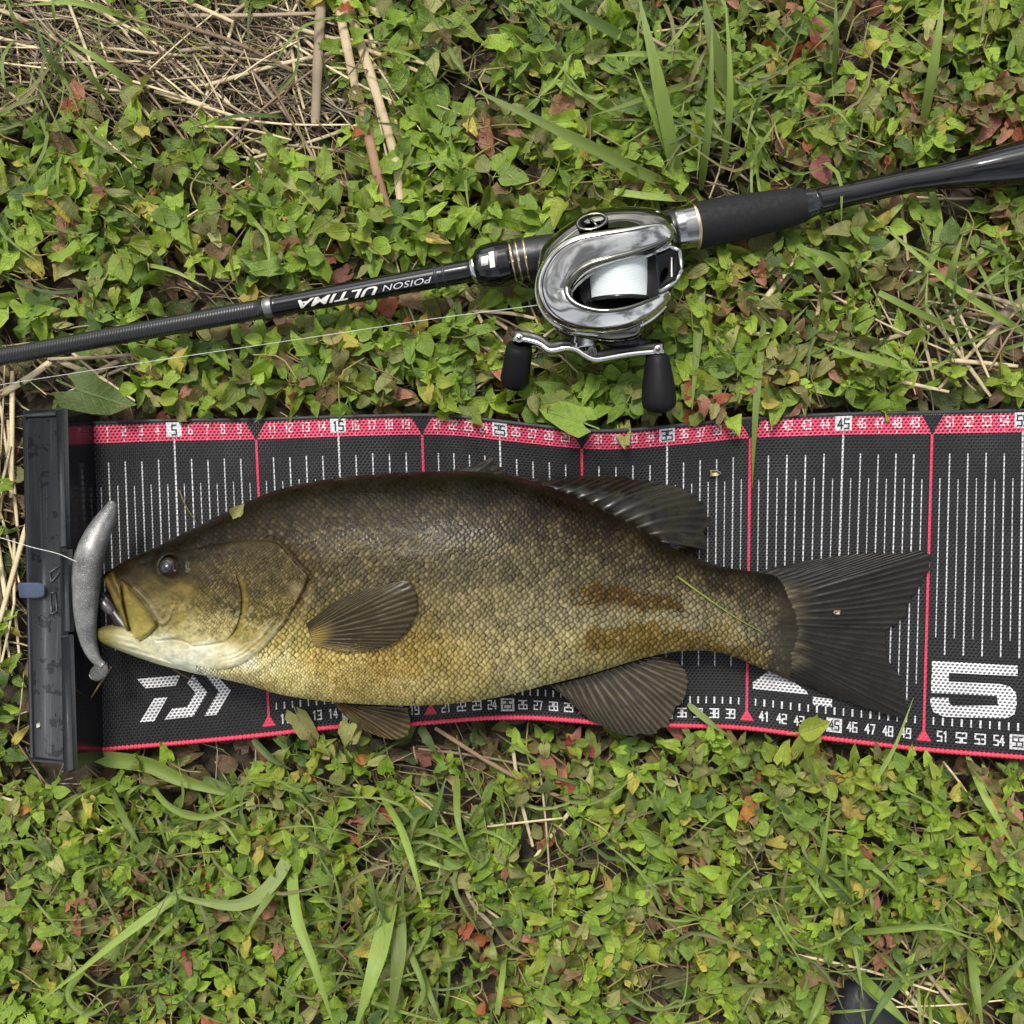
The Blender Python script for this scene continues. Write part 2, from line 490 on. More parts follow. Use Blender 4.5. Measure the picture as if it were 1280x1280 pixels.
# red band along the dorsal edge, notched at each ten
for k in range(7):
    d = Decal()
    a0, a1 = (0.0 if k == 0 else 10 * k + 0.0), min(10 * (k + 1), 66)
    n = 60
    A = np.linspace(a0, a1, n); rows = np.linspace(0.012, 0.067, 5)
    AA2, BB2 = np.meshgrid(A, rows, indexing='ij')
    f = (BB2 - 0.012) / 0.055
    cut = 0.55 * np.clip(1 - f * 1.1, 0, 1) + 0.06
    lo = a0 + (cut if k else 0); hi = a1 - (cut if k < 6 else 0)
    AA2 = lo + (hi - lo) * (AA2 - a0) / (a1 - a0)
    d.quadgrid(AA2, BB2)
    d.build("red_band", M_matred)
for k in range(1, 7):
    d = Decal(0.0004); d.strip(10 * k, 0.068, 10 * k, 0.945, 1.45, n=80); d.build("ten_centimetre_line", M_redmark)
    d = Decal(0.0005); d.poly([10 * k, 10 * k + 0.42, 10 * k - 0.42], [0.935, 0.972, 0.972]); d.build("red_triangle", M_redmark)
# white scale lines
for i in range(1, 132):
    a = i * 0.5
    k = int(a // 10); fr = a - 10 * k
    end = 0.70 if (k >= 1 and fr < 4.9) else 0.855
    if k == 0: end = 0.70
    if k >= 5: end = 0.715 if fr < 5.2 else 0.86
    if k == 3: end = 0.80
    if abs(fr) < 1e-6: continue
    wob = 0.002 * math.sin(i * 7.7)
    d = Decal()
    if abs(fr - 5) < 1e-6:
        d.strip(a, 0.066, a, end, 1.05, n=70); d.build("five_centimetre_line", M_linewhite)
    elif i % 2 == 0:
        d.strip(a, 0.126 + wob, a, end, 0.74, n=64); d.build("one_centimetre_line", M_linewhite)
    else:
        d.strip(a, 0.200 + wob, a, end - 0.05, 0.52, n=56); d.build("half_centimetre_line", M_linewhite)
    if i % 2 == 0:
        d = Decal(0.0005); d.strip(a, 0.056, a, 0.064, 0.7, n=2); d.build("band_tick", M_numred)
    if a > 10:
        d = Decal(); d.strip(a, 0.900, a, 0.922, 0.8 if i % 2 else 1.05, n=3); d.build("edge_tick", M_numwhite)

SEG = {'0': [(0.18, 0, .82, 0), (1, .12, 1, 1.88), (.82, 2, .18, 2), (0, 1.88, 0, .12), (.18, 0, 0, .12), (.82, 0, 1, .12), (1, 1.88, .82, 2), (0, 1.88, .18, 2)],
       '1': [(.55, 0, .55, 2), (.55, 0, .2, .3)],
       '2': [(0, .1, .2, 0), (.1, 0, 1, 0), (1, 0, 1, 1), (1, 1, 0, 1), (0, 1, 0, 2), (0, 2, 1, 2)],
       '3': [(0, 0, 1, 0), (1, 0, 1, 2), (.2, 1, 1, 1), (0, 2, 1, 2)],
       '4': [(.7, 0, 0, 1.35), (0, 1.35, 1.05, 1.35), (.75, .6, .75, 2)],
       '5': [(1, 0, 0, 0), (0, 0, 0, 1), (0, 1, 1, 1), (1, 1, 1, 2), (1, 2, 0, 2)],
       '6': [(1, 0, 0, 0), (0, 0, 0, 2), (0, 2, 1, 2), (1, 2, 1, 1), (1, 1, 0, 1)],
       '7': [(0, 0, 1, 0), (1, 0, .45, 2)],
       '8': [(0, 0, 1, 0), (1, 0, 1, 2), (1, 2, 0, 2), (0, 2, 0, 0), (0, 1, 1, 1)],
       '9': [(1, 1, 0, 1), (0, 1, 0, 0), (0, 0, 1, 0), (1, 0, 1, 2), (1, 2, 0, 2)]}
def numeral(txt, a, b, w, h, stroke, mat, dz, name="numeral"):
    """txt centred on (a cm, b); w glyph width mm, h height mm"""
    d = Decal(dz); n = len(txt); gap = w * 0.42
    x0 = -(n * w + (n - 1) * gap) / 2
    for i, ch in enumerate(txt):
        for (xa, ya, xb, yb) in SEG[ch]:
            xs, xe = x0 + i * (w + gap) + xa * w, x0 + i * (w + gap) + xb * w
            ys, ye = (ya / 2 - .5) * h, (yb / 2 - .5) * h
            L = math.hypot(xe - xs, ye - ys); ex, ey = (xe - xs) / L * stroke * .45, (ye - ys) / L * stroke * .45
            d.strip(a + (xs - ex) / 10, b + (ys - ey) / MATW, a + (xe + ex) / 10, b + (ye + ey) / MATW, stroke, n=2)
    return d.build(name, mat)
for i in range(1, 66):
    if i % 10 == 0: continue
    five = i % 5 == 0
    if five:
        d = Decal(0.0006); d.rect(i - .46, 0.010, i + .46, 0.054, 4, 4); d.build("numeral_box", M_numwhite)
    numeral(str(i), i, 0.033, 2.5 if five else 1.9, 5.6 if five else 5.0, .75 if five else .85, M_matblack if five else M_numred, 0.0009 if five else 0.0007)
    if i > 10:
        if five:
            d = Decal(0.0006); d.rect(i - .44, 0.933, i + .44, 0.976, 4, 4); d.build("numeral_box", M_numwhite)
        numeral(str(i), i, 0.954, 2.15, 5.3, .7 if five else .8, M_matblack if five else M_numwhite, 0.0009 if five else 0.0006)
# large printed tens digits
def big(poly_list):
    d = Decal(0.00045)
    for P in poly_list:
        P = np.asarray(P, float); d.strip(*P[:4], P[4], n=14)
    return d
def bigpx(pairs, w):
    d = Decal(0.00045)
    for (x0, y0, x1, y1) in pairs:
        a, b = px2ab(np.array([x0, x1]), np.array([y0, y1])); d.strip(a[0], b[0], a[1], b[1], w, n=16)
    return d
def big_poly(rings):
    d = Decal(0.00045)
    for P in rings:
        P = np.asarray(P, float)
        a, b = px2ab(P[:, 0], P[:, 1]); d.poly(a, b)
    return d
# the 5: built of four polygons that meet edge to edge
big_poly([[(1165, 826), (1272, 832), (1272, 845), (1186, 841), (1165, 840)],
          [(1165, 840), (1186, 841), (1186, 852), (1164, 851)],
          [(1164, 851), (1186, 852), (1250, 855), (1262, 858), (1270, 866), (1246, 870), (1186, 867), (1164, 866)],
          [(1246, 870), (1270, 866), (1271, 880), (1248, 882)],
          [(1248, 882), (1271, 880), (1268, 893), (1258, 898), (1180, 896), (1167, 890), (1190, 882)],
          [(1167, 890), (1163, 880), (1163, 871.5), (1186, 872.5), (1186, 878), (1190, 882)]]).build("large_digit_five", M_matwhite)
big_poly([[(941, 861), (941, 853), (963, 837), (972, 838), (1008, 864), (1010, 868)]]).build("large_digit_four", M_matwhite)
big_poly([[(1016, 871), (1040, 874), (1040, 884), (1016, 881)]]).build("large_digit_foot", M_matwhite)
# chevron emblem
def Zp(l): return [(80 + x / 3.765, 600 + y / 3.765) for x, y in l]
big_poly([Zp([(345, 937), (548, 917), (525, 968), (382, 980)])]).build("emblem_bar", M_matwhite)
big_poly([Zp([(425, 1027), (487, 1022), (425, 1135), (357, 1140)])]).build("emblem_foot", M_matwhite)
big_poly([Zp([(608, 918), (675, 1000), (618, 1000), (580, 955)]), Zp([(618, 1000), (675, 1000), (608, 1113), (580, 1068)]),
          Zp([(580, 1068), (608, 1113), (473, 1128), (510, 1075)])]).build("emblem_chevron", M_matwhite)
big_poly([Zp([(655, 905), (705, 908), (785, 990), (728, 995)]), Zp([(728, 995), (785, 990), (718, 1105), (660, 1110)])]).build("emblem_chevron", M_matwhite)
# piping along the ventral edge and bound dorsal edge
a_ = np.linspace(-0.2, 66, 1900)
V, F = sweep(mat_S(a_, np.full(1900, 0.997), 0.0002), 0.00135 * (1 + 0.20 * np.sin(a_ * 26)), 0.0011 * (1 + 0.25 * np.sin(a_ * 26 + 1)), n=8)
part("edge_piping", V, F, M_piping, mat_root)
a_ = a_[::4]
V, F = sweep(mat_S(a_, np.full(len(a_), 0.004), -0.0002), 0.0011, 0.0009, n=8)
part("edge_binding", V, F, plain("mat_edge_binding", (0.035, 0.035, 0.037), 0.6, bump=0.6, nscale=1200), mat_root)

# ------------------------------------------------------------------ bump board at the zero end
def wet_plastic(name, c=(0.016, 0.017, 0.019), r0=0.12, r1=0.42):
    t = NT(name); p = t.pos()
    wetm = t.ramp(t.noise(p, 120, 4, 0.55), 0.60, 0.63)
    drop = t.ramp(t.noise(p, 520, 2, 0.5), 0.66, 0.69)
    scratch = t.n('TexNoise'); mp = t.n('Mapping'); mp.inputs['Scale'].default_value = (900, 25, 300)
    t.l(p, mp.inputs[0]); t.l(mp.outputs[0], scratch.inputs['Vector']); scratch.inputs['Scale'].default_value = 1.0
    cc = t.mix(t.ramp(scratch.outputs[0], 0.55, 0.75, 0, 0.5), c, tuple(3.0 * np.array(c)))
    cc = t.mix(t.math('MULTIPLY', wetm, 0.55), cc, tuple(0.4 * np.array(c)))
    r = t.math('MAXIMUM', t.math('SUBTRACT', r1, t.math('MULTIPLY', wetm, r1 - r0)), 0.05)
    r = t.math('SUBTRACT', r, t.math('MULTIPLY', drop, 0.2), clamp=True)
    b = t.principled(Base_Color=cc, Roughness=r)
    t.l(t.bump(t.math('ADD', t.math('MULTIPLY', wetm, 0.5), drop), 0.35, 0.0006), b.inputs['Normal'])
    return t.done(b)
M_plastic = wet_plastic("wet_black_plastic", (0.085, 0.090, 0.098), 0.25, 0.46)  # sky reflection on the black tray put into a grey base
M_plastic_rim = plain("black_plastic_rim", (0.050, 0.053, 0.057), 0.42, var=0.3, nscale=500)
M_gloss_wall = plain("glossy_black_plastic", (0.010, 0.010, 0.012), 0.16, rvar=0.08, nscale=200)
board = empty("bump_board", at(75, 738, 0.0))
tag(board, "wet black plastic stop board standing across the zero end of the mat", "stop board")
ZT = 0.056
def bar(pts4_top, z1, z0): return prism(pts4_top, z0, z1)
# recessed tray plate (left part), given by its visible top corners
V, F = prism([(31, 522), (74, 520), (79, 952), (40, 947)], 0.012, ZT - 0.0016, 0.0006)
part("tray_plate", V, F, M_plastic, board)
# upright wall: top edge narrow, inner face runs down to the mat
def wall_loft():
    ys = [(71, 509), (76, 690), (80, 800), (83, 966)]
    top_out = [(71, 511), (79, 966)]
    o = []
    for (xo, xi, yt, xb, yb) in [(71.5, 78.5, 510, 120, 519), (80, 90, 965, 131, 946)]:
        to = at(xo, yt, ZT); ti = at(xi, yt, ZT)
        bi = at(xb, yb, 0.0165); bo = to.copy(); bo[2] = 0.012
        bi2 = bi.copy(); bi2[2] = 0.012
        o.append([bo, to, ti, bi, bi2])
    o = np.array(o)
    n = 24; t = np.linspace(0, 1, n)[:, None, None]
    R = o[0] + (o[1] - o[0]) * t
    return R.reshape(-1, 3), [grid_faces(n, 5, cv=True), [4, 3, 2, 1, 0], [5 * (n - 1) + i for i in range(5)]]
V, F = wall_loft(); part("inner_wall", V, F, M_gloss_wall, board, sm=False)
# rim strips standing proud of the wall's top, in three lengths as moulded
for rng4 in ([(70, 511), (79, 510), (82.5, 684), (74, 685)], [(76.5, 688), (85, 687), (87.5, 790), (80, 791)], [(76, 795), (86.5, 794), (91.5, 963), (82.5, 966)]):
    V, F = prism(rng4, ZT - 0.0035, ZT + 0.0014, 0.0007); part("rim", V, F, M_plastic_rim, board)
V, F = prism([(28, 513), (71, 511), (71, 519), (29, 521)], 0.012, ZT + 0.0016, 0.0008); part("end_rim", V, F, M_plastic_rim, board)
V, F = prism([(28, 521), (31.5, 521), (41, 948), (37.5, 949)], 0.012, ZT + 0.0006, 0.0005); part("outer_rim", V, F, M_plastic_rim, board)
V, F = prism([(38, 945), (81, 951), (81, 955), (40, 952)], 0.012, ZT + 0.0004, 0.0006); part("end_rim", V, F, M_plastic_rim, board)
# moulded emblem outlines on the tray
def outline_bars(P, w):
    P = [np.array(p, float) for p in P]; out = []
    for a, b in zip(P, P[1:] + P[:1]):
        A = at(a[0], a[1], ZT - 0.0013); B = at(b[0], b[1], ZT - 0.0013)
        out.append(sweep(np.array([A, B]), w, w * 0.5, n=6))
    return merge(*out)
for P in ([(62, 716), (76, 706), (77, 712), (64, 728)], [(63, 741), (69, 741), (71, 764), (64, 768)]):
    V, F = outline_bars(P, 0.0005); part("moulded_emblem", V, F, M_plastic_rim, board)
# pull tag of blue-grey webbing
t_ = catmull([(25, 738), (33, 738), (44, 738), (56, 738)], 16)
zz = np.interp(np.arange(16), [0, 3, 6, 15], [0.040, 0.0565, 0.0572, 0.0566])
V, F = sweep(at(t_[:, 0], t_[:, 1], zz), msize(10.2, 0.056) * np.interp(np.arange(16), [0, 11, 14, 15], [1, 1, .8, .45]), 0.0007, n=12, power=4)
part("pull_tag", V, F, plain("blue_grey_webbing", (0.055, 0.075, 0.125), 0.8, bump=1.0, nscale=2600, var=0.4), board)
V, F = prism([(45, 902 + 3), (49, 900 + 3), (50, 905 + 3), (46, 907 + 3)], ZT - 0.0012, ZT - 0.0006)
part("stuck_flake", V, F, plain("pale_flake", (0.55, 0.5, 0.42), 0.7), board)
# ------------------------------------------------------------------ the bass
fish = empty("smallmouth_bass", at(560, 740, 0.0))
tag(fish, "large olive brown bass lying on its side on the measuring mat", "fish")
M_fish = vcol_mat("wet_fish_skin", rough=0.52, spec=0.16, coat=0.05, coat_rough=0.12, rlo=0.26)
M_fin = vcol_mat("wet_fin_membrane", rough=0.40, spec=0.34, coat=0.06, coat_rough=0.16, rlo=0.20)
M_mouth = plain("dark_mouth_lining", (0.012, 0.010, 0.009), 0.35)

DORS = [(128, 719), (160, 699), (200, 681), (240, 661), (290, 636), (335, 616), (385, 603), (440, 595), (500, 591), (560, 589), (620, 592), (680, 606), (740, 630), (800, 661), (850, 689), (900, 707), (945, 715), (985, 722)]
VENT = [(163, 801), (190, 819), (225, 834), (262, 845), (305, 855), (350, 868), (400, 876), (450, 880), (505, 882), (560, 880), (620, 872), (680, 857), (740, 842), (800, 824), (850, 814), (900, 816), (948, 834), (992, 853)]
HT = [.010, .014, .019, .024, .028, .031, .0335, .035, .036, .036, .035, .032, .028, .0235, .0195, .016, .011, .003]
ZM = [.047, .048, .049, .050, .050, .051, .0515, .052, .053, .053, .052, .050, .046, .042, .038, .034, .0290, .0205]

def scale_field(X, Y, pitch, R=0.66, asp=0.50, seed=1):
    """overlapping scales, free edge towards +X: (edge 0..1, dx, random per scale)"""
    PY = pitch * asp
    r0 = np.round(Y / PY)
    bx = np.full(X.shape, 1e9); be = np.ones(X.shape); bdx = np.zeros(X.shape); bid = np.zeros(X.shape)
    near = np.full(X.shape, 1e9)
    for dr in (-2, -1, 0, 1, 2):
        r = r0 + dr
        off = np.where(np.mod(r, 2) > 0.5, 0.5, 0.0)
        c0 = np.round(X / pitch - off)
        for dc in (-1, 0, 1):
            c = c0 + dc
            jx = (_hash(c, r, seed) - .5) * 0.30 * pitch; jy = (_hash(c, r, seed + 5) - .5) * 0.26 * pitch
            cx = (c + off) * pitch + jx; cy = r * PY + jy
            dx, dy = X - cx, Y - cy
            dist = np.hypot(dx * 0.92, dy) / (R * pitch)
            take = (dist < 1) & (cx < bx)
            bx = np.where(take, cx, bx); be = np.where(take, dist, be); bdx = np.where(take, dx / pitch, bdx)
            bid = np.where(take, _hash(c, r, seed + 9), bid)
    return be, bdx, bid

SAMPLES = np.array([  # skin colours, with some shading and sheen of the lit fish mixed in
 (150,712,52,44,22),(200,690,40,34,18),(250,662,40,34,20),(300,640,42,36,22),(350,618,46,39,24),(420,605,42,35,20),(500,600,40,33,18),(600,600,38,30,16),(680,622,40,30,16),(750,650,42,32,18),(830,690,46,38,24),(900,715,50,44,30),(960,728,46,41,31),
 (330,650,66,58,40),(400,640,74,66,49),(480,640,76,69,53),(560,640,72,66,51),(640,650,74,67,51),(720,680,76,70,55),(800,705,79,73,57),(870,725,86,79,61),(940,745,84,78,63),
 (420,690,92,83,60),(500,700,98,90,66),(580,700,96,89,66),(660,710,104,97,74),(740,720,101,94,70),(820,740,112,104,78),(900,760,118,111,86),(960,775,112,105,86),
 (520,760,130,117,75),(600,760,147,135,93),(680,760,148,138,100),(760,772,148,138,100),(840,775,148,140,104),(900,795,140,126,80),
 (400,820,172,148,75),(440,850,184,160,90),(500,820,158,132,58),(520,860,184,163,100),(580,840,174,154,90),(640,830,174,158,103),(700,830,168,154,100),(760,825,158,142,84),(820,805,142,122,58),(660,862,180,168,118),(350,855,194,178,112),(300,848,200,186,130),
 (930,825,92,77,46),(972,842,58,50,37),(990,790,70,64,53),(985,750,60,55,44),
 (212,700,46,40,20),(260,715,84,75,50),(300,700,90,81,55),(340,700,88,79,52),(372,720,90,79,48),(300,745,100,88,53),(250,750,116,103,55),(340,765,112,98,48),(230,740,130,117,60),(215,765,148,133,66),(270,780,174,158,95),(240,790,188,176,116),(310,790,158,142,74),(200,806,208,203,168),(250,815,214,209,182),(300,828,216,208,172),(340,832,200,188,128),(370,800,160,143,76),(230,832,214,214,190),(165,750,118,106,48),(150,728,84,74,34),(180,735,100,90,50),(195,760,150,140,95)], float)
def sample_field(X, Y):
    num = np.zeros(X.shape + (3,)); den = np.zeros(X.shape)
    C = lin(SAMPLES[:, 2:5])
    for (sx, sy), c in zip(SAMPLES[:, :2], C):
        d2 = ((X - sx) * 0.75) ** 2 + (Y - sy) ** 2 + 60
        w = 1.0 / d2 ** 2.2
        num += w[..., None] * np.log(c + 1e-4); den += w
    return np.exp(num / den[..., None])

def Za(l): return [(80 + x / 3.765, 600 + y / 3.765) for x, y in l]
def Zb(l): return [(100 + x / 6.4, 640 + y / 6.4) for x, y in l]
OPER = catmull(Za([(640, 318), (760, 295), (870, 280), (985, 284), (1040, 325), (1100, 395), (1146, 446), (1140, 490), (1100, 575), (1055, 650), (1005, 720), (930, 800), (840, 862), (740, 892)]), 90)
OPER = OPER + np.stack([1.6 * (vnoise(np.arange(90) / 5.0, 0 * np.arange(90), 77) - .5), 1.6 * (vnoise(np.arange(90) / 5.0, 3 + 0 * np.arange(90), 78) - .5)], 1)
OPER_IN = np.vstack([OPER, Za([(560, 860), (330, 700), (420, 500), (520, 350)])])
MEMB = catmull(Za([(1160, 500), (1135, 610), (1075, 730), (985, 840), (880, 905), (760, 930)]), 40)
PREOP = catmull(Za([(812, 450), (832, 520), (836, 590), (820, 670), (785, 735), (725, 772), (620, 778)]), 40)
PREMAX = Zb([(150, 565), (190, 485), (270, 480), (330, 600), (365, 800), (415, 1010), (370, 990), (300, 880)])
MAXI = Zb([(335, 550), (430, 625), (545, 745), (615, 860), (625, 910), (565, 980), (495, 1030), (425, 1030), (375, 840), (345, 690)])
FOLD = catmull(Zb([(430, 610), (520, 700), (600, 820), (650, 890), (700, 860), (735, 770)]), 30)
JAWLINE = catmull(Zb([(620, 1030), (760, 1020), (870, 1050), (905, 1075), (1020, 1065), (1150, 1040)]), 30)

NU, NVT, NVB = 960, 340, 26
def fish_body():
    uu = np.linspace(0, 1, NU)
    D = param_spline(DORS, uu); Vn = param_spline(VENT, uu)
    ht = param_spline(HT, uu)[:, 0]; zm = param_spline(ZM, uu)[:, 0]
    tv = np.linspace(0, 1, NVT)
    v = 0.35 * (1 - np.cos(np.pi * tv)) / 2 + 0.65 * tv
    v = (v - v[0]) / (v[-1] - v[0])
    X = D[:, None, 0] + (Vn - D)[:, None, 0] * v; Y = D[:, None, 1] + (Vn - D)[:, None, 1] * v
    s = 2 * v[None, :] - 1
    # the tail base ends in a curve, the snout column bows out a little
    bow = smooth(0.93, 1.0, uu)[:, None] * 16 * (1 - s ** 2)
    X = X + bow
    hgt = np.linalg.norm(Vn - D, axis=1)[:, None]
    prof = np.clip(1 - np.abs(s) ** 2.3, 0, 1) ** 0.58
    # back is broader than the keel of the belly
    prof = prof * (1 + 0.06 * np.sin(np.pi * (s + 1) / 2) * (-s))
    z = zm[:, None] + ht[:, None] * prof
    edge = smooth(0, 0.16, 1 - np.abs(s))          # fades detail at the outline
    # --- arc coordinates for the scales
    xm = (X[:, NVT // 2]); arc = np.r_[0, np.cumsum(np.hypot(np.diff(xm), np.diff(Y[:, NVT // 2])))]
    AX = arc[:, None] + 0 * X; AY = (v[None, :] - 0.42) * hgt
    AX = AX + 6 * np.sin(AY / 60.0) + 9 * (fbm(X / 40, Y / 40, 131, 3) - .5); AY = AY + 7 * (fbm(X / 46, Y / 38, 133, 3) - .5)
    dop = seg_dist(X, Y, OPER); inop = inside(X, Y, OPER_IN)
    head = np.where(inop | (X < 245), 1.0, 0.0)
    e1, dx1, id1 = scale_field(AX, AY, 8.3, seed=3)
    e2, dx2, id2 = scale_field(AX, AY, 5.2, seed=8)
    e3, dx3, id3 = scale_field(AX * 1.0 + AY * 0.35, AY, 5.6, seed=12)
    small = smooth(812, 838, Y + 12 * (vnoise(X / 25, Y / 25, 5) - .5)) * smooth(600, 430, X)
    small = np.maximum(small, smooth(612, 600, Y - 0.0 * X) * 0.0)
    use2 = small > 0.5
    e = np.where(use2, e2, e1); dx = np.where(use2, dx2, dx1); sid = np.where(use2, id2, id1)
    e = np.where(head > 0, e3, e); dx = np.where(head > 0, dx3, dx); sid = np.where(head > 0, id3, sid)
    # how strongly scales show
    amp = np.ones(X.shape)
    cheek = smooth(232, 262, X) * smooth(810, 775, Y) * smooth(676, 690, Y)
    amp = np.where(head > 0, 0.85 * cheek, amp)
    amp *= smooth(990, 955, X)
    amp = amp * (0.6 + 0.4 * smooth(0.0, 0.10, v)[None, :])
    lift = np.clip(dx + 0.5, 0, 1)
    hsc = (lift * 0.00030 - smooth(0.72, 1.0, e) * 0.00024) * amp * np.where(use2, 0.6, 1.0)
    # --- head relief
    hd = np.zeros(X.shape)
    rear = np.exp(-dop / 45.0)
    hd += np.where(inop, 0.0024 * rear * smooth(0, 3.5, dop) * (0.35 + .65 * smooth(800, 730, Y)), -0.0010 * np.exp(-(dop / 5.0) ** 2))
    dm = seg_dist(X, Y, MEMB)
    ventral_head = smooth(735, 790, Y)
    hd += 0.0010 * np.exp(-(dm / 4.0) ** 2) * np.where(inop, 0, 1) * ventral_head
    for off, aa_ in ((7, .0007), (12, .0006), (17, .0005)):
        dstr = np.abs(np.where(inop, dop, 99) - off)
        hd += aa_ * np.exp(-(dstr / 2.0) ** 2) * smooth(755, 790, Y) * smooth(270, 300, X)
    dpre = seg_dist(X, Y, PREOP)
    leftp = inside(X, Y, np.vstack([PREOP, Za([(500, 760), (500, 560), (640, 440)])]))
    hd += np.where(leftp, 0.0009 * np.exp(-dpre / 12) * smooth(0, 2.0, dpre) * smooth(806, 785, Y), -0.0009 * smooth(812, 785, Y) * np.exp(-(dpre / 3.0) ** 2))
    sdm, sdp = sdist(X, Y, MAXI), sdist(X, Y, PREMAX)
    hd += 0.0024 * smooth(-0.5, 6, sdm) - 0.0012 * np.exp(-(sdm / 1.6) ** 2)
    hd += 0.0016 * smooth(-0.5, 5, sdp) - 0.0008 * np.exp(-(sdp / 1.4) ** 2) * (X > 140)
    dfold = seg_dist(X, Y, FOLD); hd += 0.0009 * np.exp(-(dfold / 2.4) ** 2) - 0.0006 * np.exp(-((dfold - 4.5) / 1.8) ** 2)
    djaw = seg_dist(X, Y, JAWLINE); hd -= 0.0008 * np.exp(-(djaw / 1.6) ** 2)
    # eye socket, brow, nostril
    re = np.hypot(X - 213, Y - 708)
    hd += 0.0015 * np.exp(-((re - 18) / 4.5) ** 2) - 0.0030 * smooth(15, 10, re)
    hd -= 0.0010 * np.exp(-(np.hypot((X - 181) / 1.6, Y - 703) / 2.6) ** 2)
    hd += 0.0009 * (fbm(X / 14, Y / 14, 31) - .5) * head + 0.0006 * (fbm(X / 4.0, Y / 4.0, 37, 3) - .5) * head * (1 - cheek)
    # soft waviness of flesh, shallow trough along the belly
    und = 0.0020 * (fbm(X / 110, Y / 80, 41, 3) - .5) + 0.0006 * (fbm(X / 18, Y / 12, 44, 3) - .5)
    z = z + (hd + hsc + und) * edge
    # --- colour
    wx = X + 22 * (fbm(X / 34, Y / 26, 51) - .5) * 2; wy = Y + 20 * (fbm(X / 30, Y / 24, 52) - .5) * 2
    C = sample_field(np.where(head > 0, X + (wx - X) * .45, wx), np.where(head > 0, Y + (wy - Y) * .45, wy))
    # large faded blotches along the flank
    bl = smooth(0.46, 0.72, fbm(X / 42 + 3, Y / 60 + 1, 61)) * smooth(660, 720, Y) * (1 - head)
    C = C * (1 - 0.22 * bl)[..., None]
    gold = lin((140, 118, 50))
    gm = smooth(0.50, 0.70, fbm(X / 36 + 7, Y / 22 + 2, 66)) * smooth(770, 820, Y) * smooth(640, 520, X) * (1 - head)
    C = C + (gold - C) * (0.55 * gm)[..., None]
    def patch(poly, rgb, strength, soft=5, ns=7):
        nonlocal C
        sd = (sid - .5) * 13 + sdist(X + 14 * (fbm(X / 13, Y / 11, ns) - .5) * 2, Y + 10 * (fbm(X / 12, Y / 9, ns + 3) - .5) * 2, poly)
        m = smooth(-soft, soft, sd) * strength
        C = C + (lin(rgb) - C) * m[..., None]
    patch([(716, 737), (745, 729), (790, 738), (856, 752), (852, 766), (800, 764), (722, 752)], (84, 62, 14), 0.95, 3)
    patch([(720, 806), (740, 786), (790, 779), (850, 784), (905, 800), (905, 812), (850, 806), (790, 815), (735, 822)], (104, 82, 22), 0.92, 4)
    patch([(905, 805), (945, 808), (965, 830), (940, 838), (915, 822)], (100, 84, 36), 0.6, 4)
    patch([(515, 770), (545, 768), (590, 830), (575, 862), (540, 850), (500, 815)], (130, 110, 48), 0.40, 8)
    # scales: pale centre, dark rim, each one a little different
    light = 1 + amp * (0.62 * smooth(0.85, 0.30, e) * lift ** 0.6 - 0.66 * smooth(0.60, 1.0, e) + 0.62 * (sid - .5))
    speck = smooth(.45, 1.0, sid) * smooth(0.8, 0.35, e) * amp
    C = C * light[..., None]
    sp_col = lin((206, 192, 142))
    dark_back = smooth(0.05, 0.25, v)[None, :]
    C = C + (sp_col - C) * (speck * 0.26 * dark_back * np.where(head > 0, 0.8, 1))[..., None]
    # skin grain
    C = C * (0.86 + 0.28 * fbm(X / 3.0, Y / 3.0, 71, 2))[..., None]
    # head marks
    def stroke(d, rgb, w, s_):
        nonlocal C
        C = C + (lin(rgb) - C) * (s_ * np.exp(-(d / w) ** 2))[..., None]
    yb = np.where(leftp, 0, np.exp(-((dpre - 3.5) / 3.5) ** 2)) * smooth(712, 735, Y) * smooth(806, 790, Y)
    C = C + (lin((158, 136, 40)) - C) * (0.75 * yb)[..., None]
    stroke(dpre, (58, 48, 18), 1.2, 0.85 * smooth(803, 786, Y))
    stroke(np.where(inop, 50, dop), (40, 33, 19), 4.5, (0.10 + 0.55 * smooth(770, 715, Y)) * (.4 + .9 * vnoise(X / 12, Y / 12, 151)))  # dark stroke paints the shade behind the gill cover's raised edge
    stroke(np.hypot(X - 370, (Y - 738) * 1.0), (176, 160, 112), 9.0, 0.6)
    for off, rgb in ((5, (214, 205, 170)), (10, (150, 134, 66)), (15, (210, 200, 160)), (20, (150, 136, 70))):
        stroke(np.abs(np.where(inop, dop, 99) - off), rgb, 2.0, 0.55 * smooth(765, 790, Y) * smooth(285, 320, X))
    stroke(np.where(inop, 50, dm), (186, 164, 112), 4.0, 0.22 * smooth(700, 760, Y))
    stroke(djaw, (92, 84, 58), 1.0, 0.30)
    mm = smooth(-1, 2, sdm)
    mcol = lin((158, 144, 62)) * (0.8 + 0.4 * fbm(X / 5, Y / 9, 81))[..., None]
    topm = smooth(26, 6, seg_dist(X, Y, Zb([(430, 625), (545, 745), (615, 860)])))
    mcol = mcol + (lin((96, 84, 48)) - mcol) * (0.8 * topm * smooth(10.5, 5, seg_dist(X, Y, Zb([(430, 625), (545, 745), (615, 860)]))))[..., None]
    C = C + (mcol - C) * (0.9 * mm)[..., None]
    pm = smooth(-1, 2, sdp)
    stripe = 0.5 + 0.5 * np.sin((X * 0.9 - Y * 0.42) * 0.75 + 2 * vnoise(X / 6, Y / 14, 84))
    pcol = lin((122, 110, 48)) * (0.55 + 0.75 * stripe)[..., None]
    C = C + (pcol - C) * (0.85 * pm)[..., None]
    stroke(sdm, (66, 56, 26), 1.0, 0.7); stroke(sdp, (70, 60, 30), 0.9, 0.6)
    stroke(dfold, (186, 178, 150), 1.8, 0.42)
    # mottled skin and dark bars running back from the eye
    mot = 0.62 + 0.76 * fbm(X / 9, Y / 7, 141, 4)
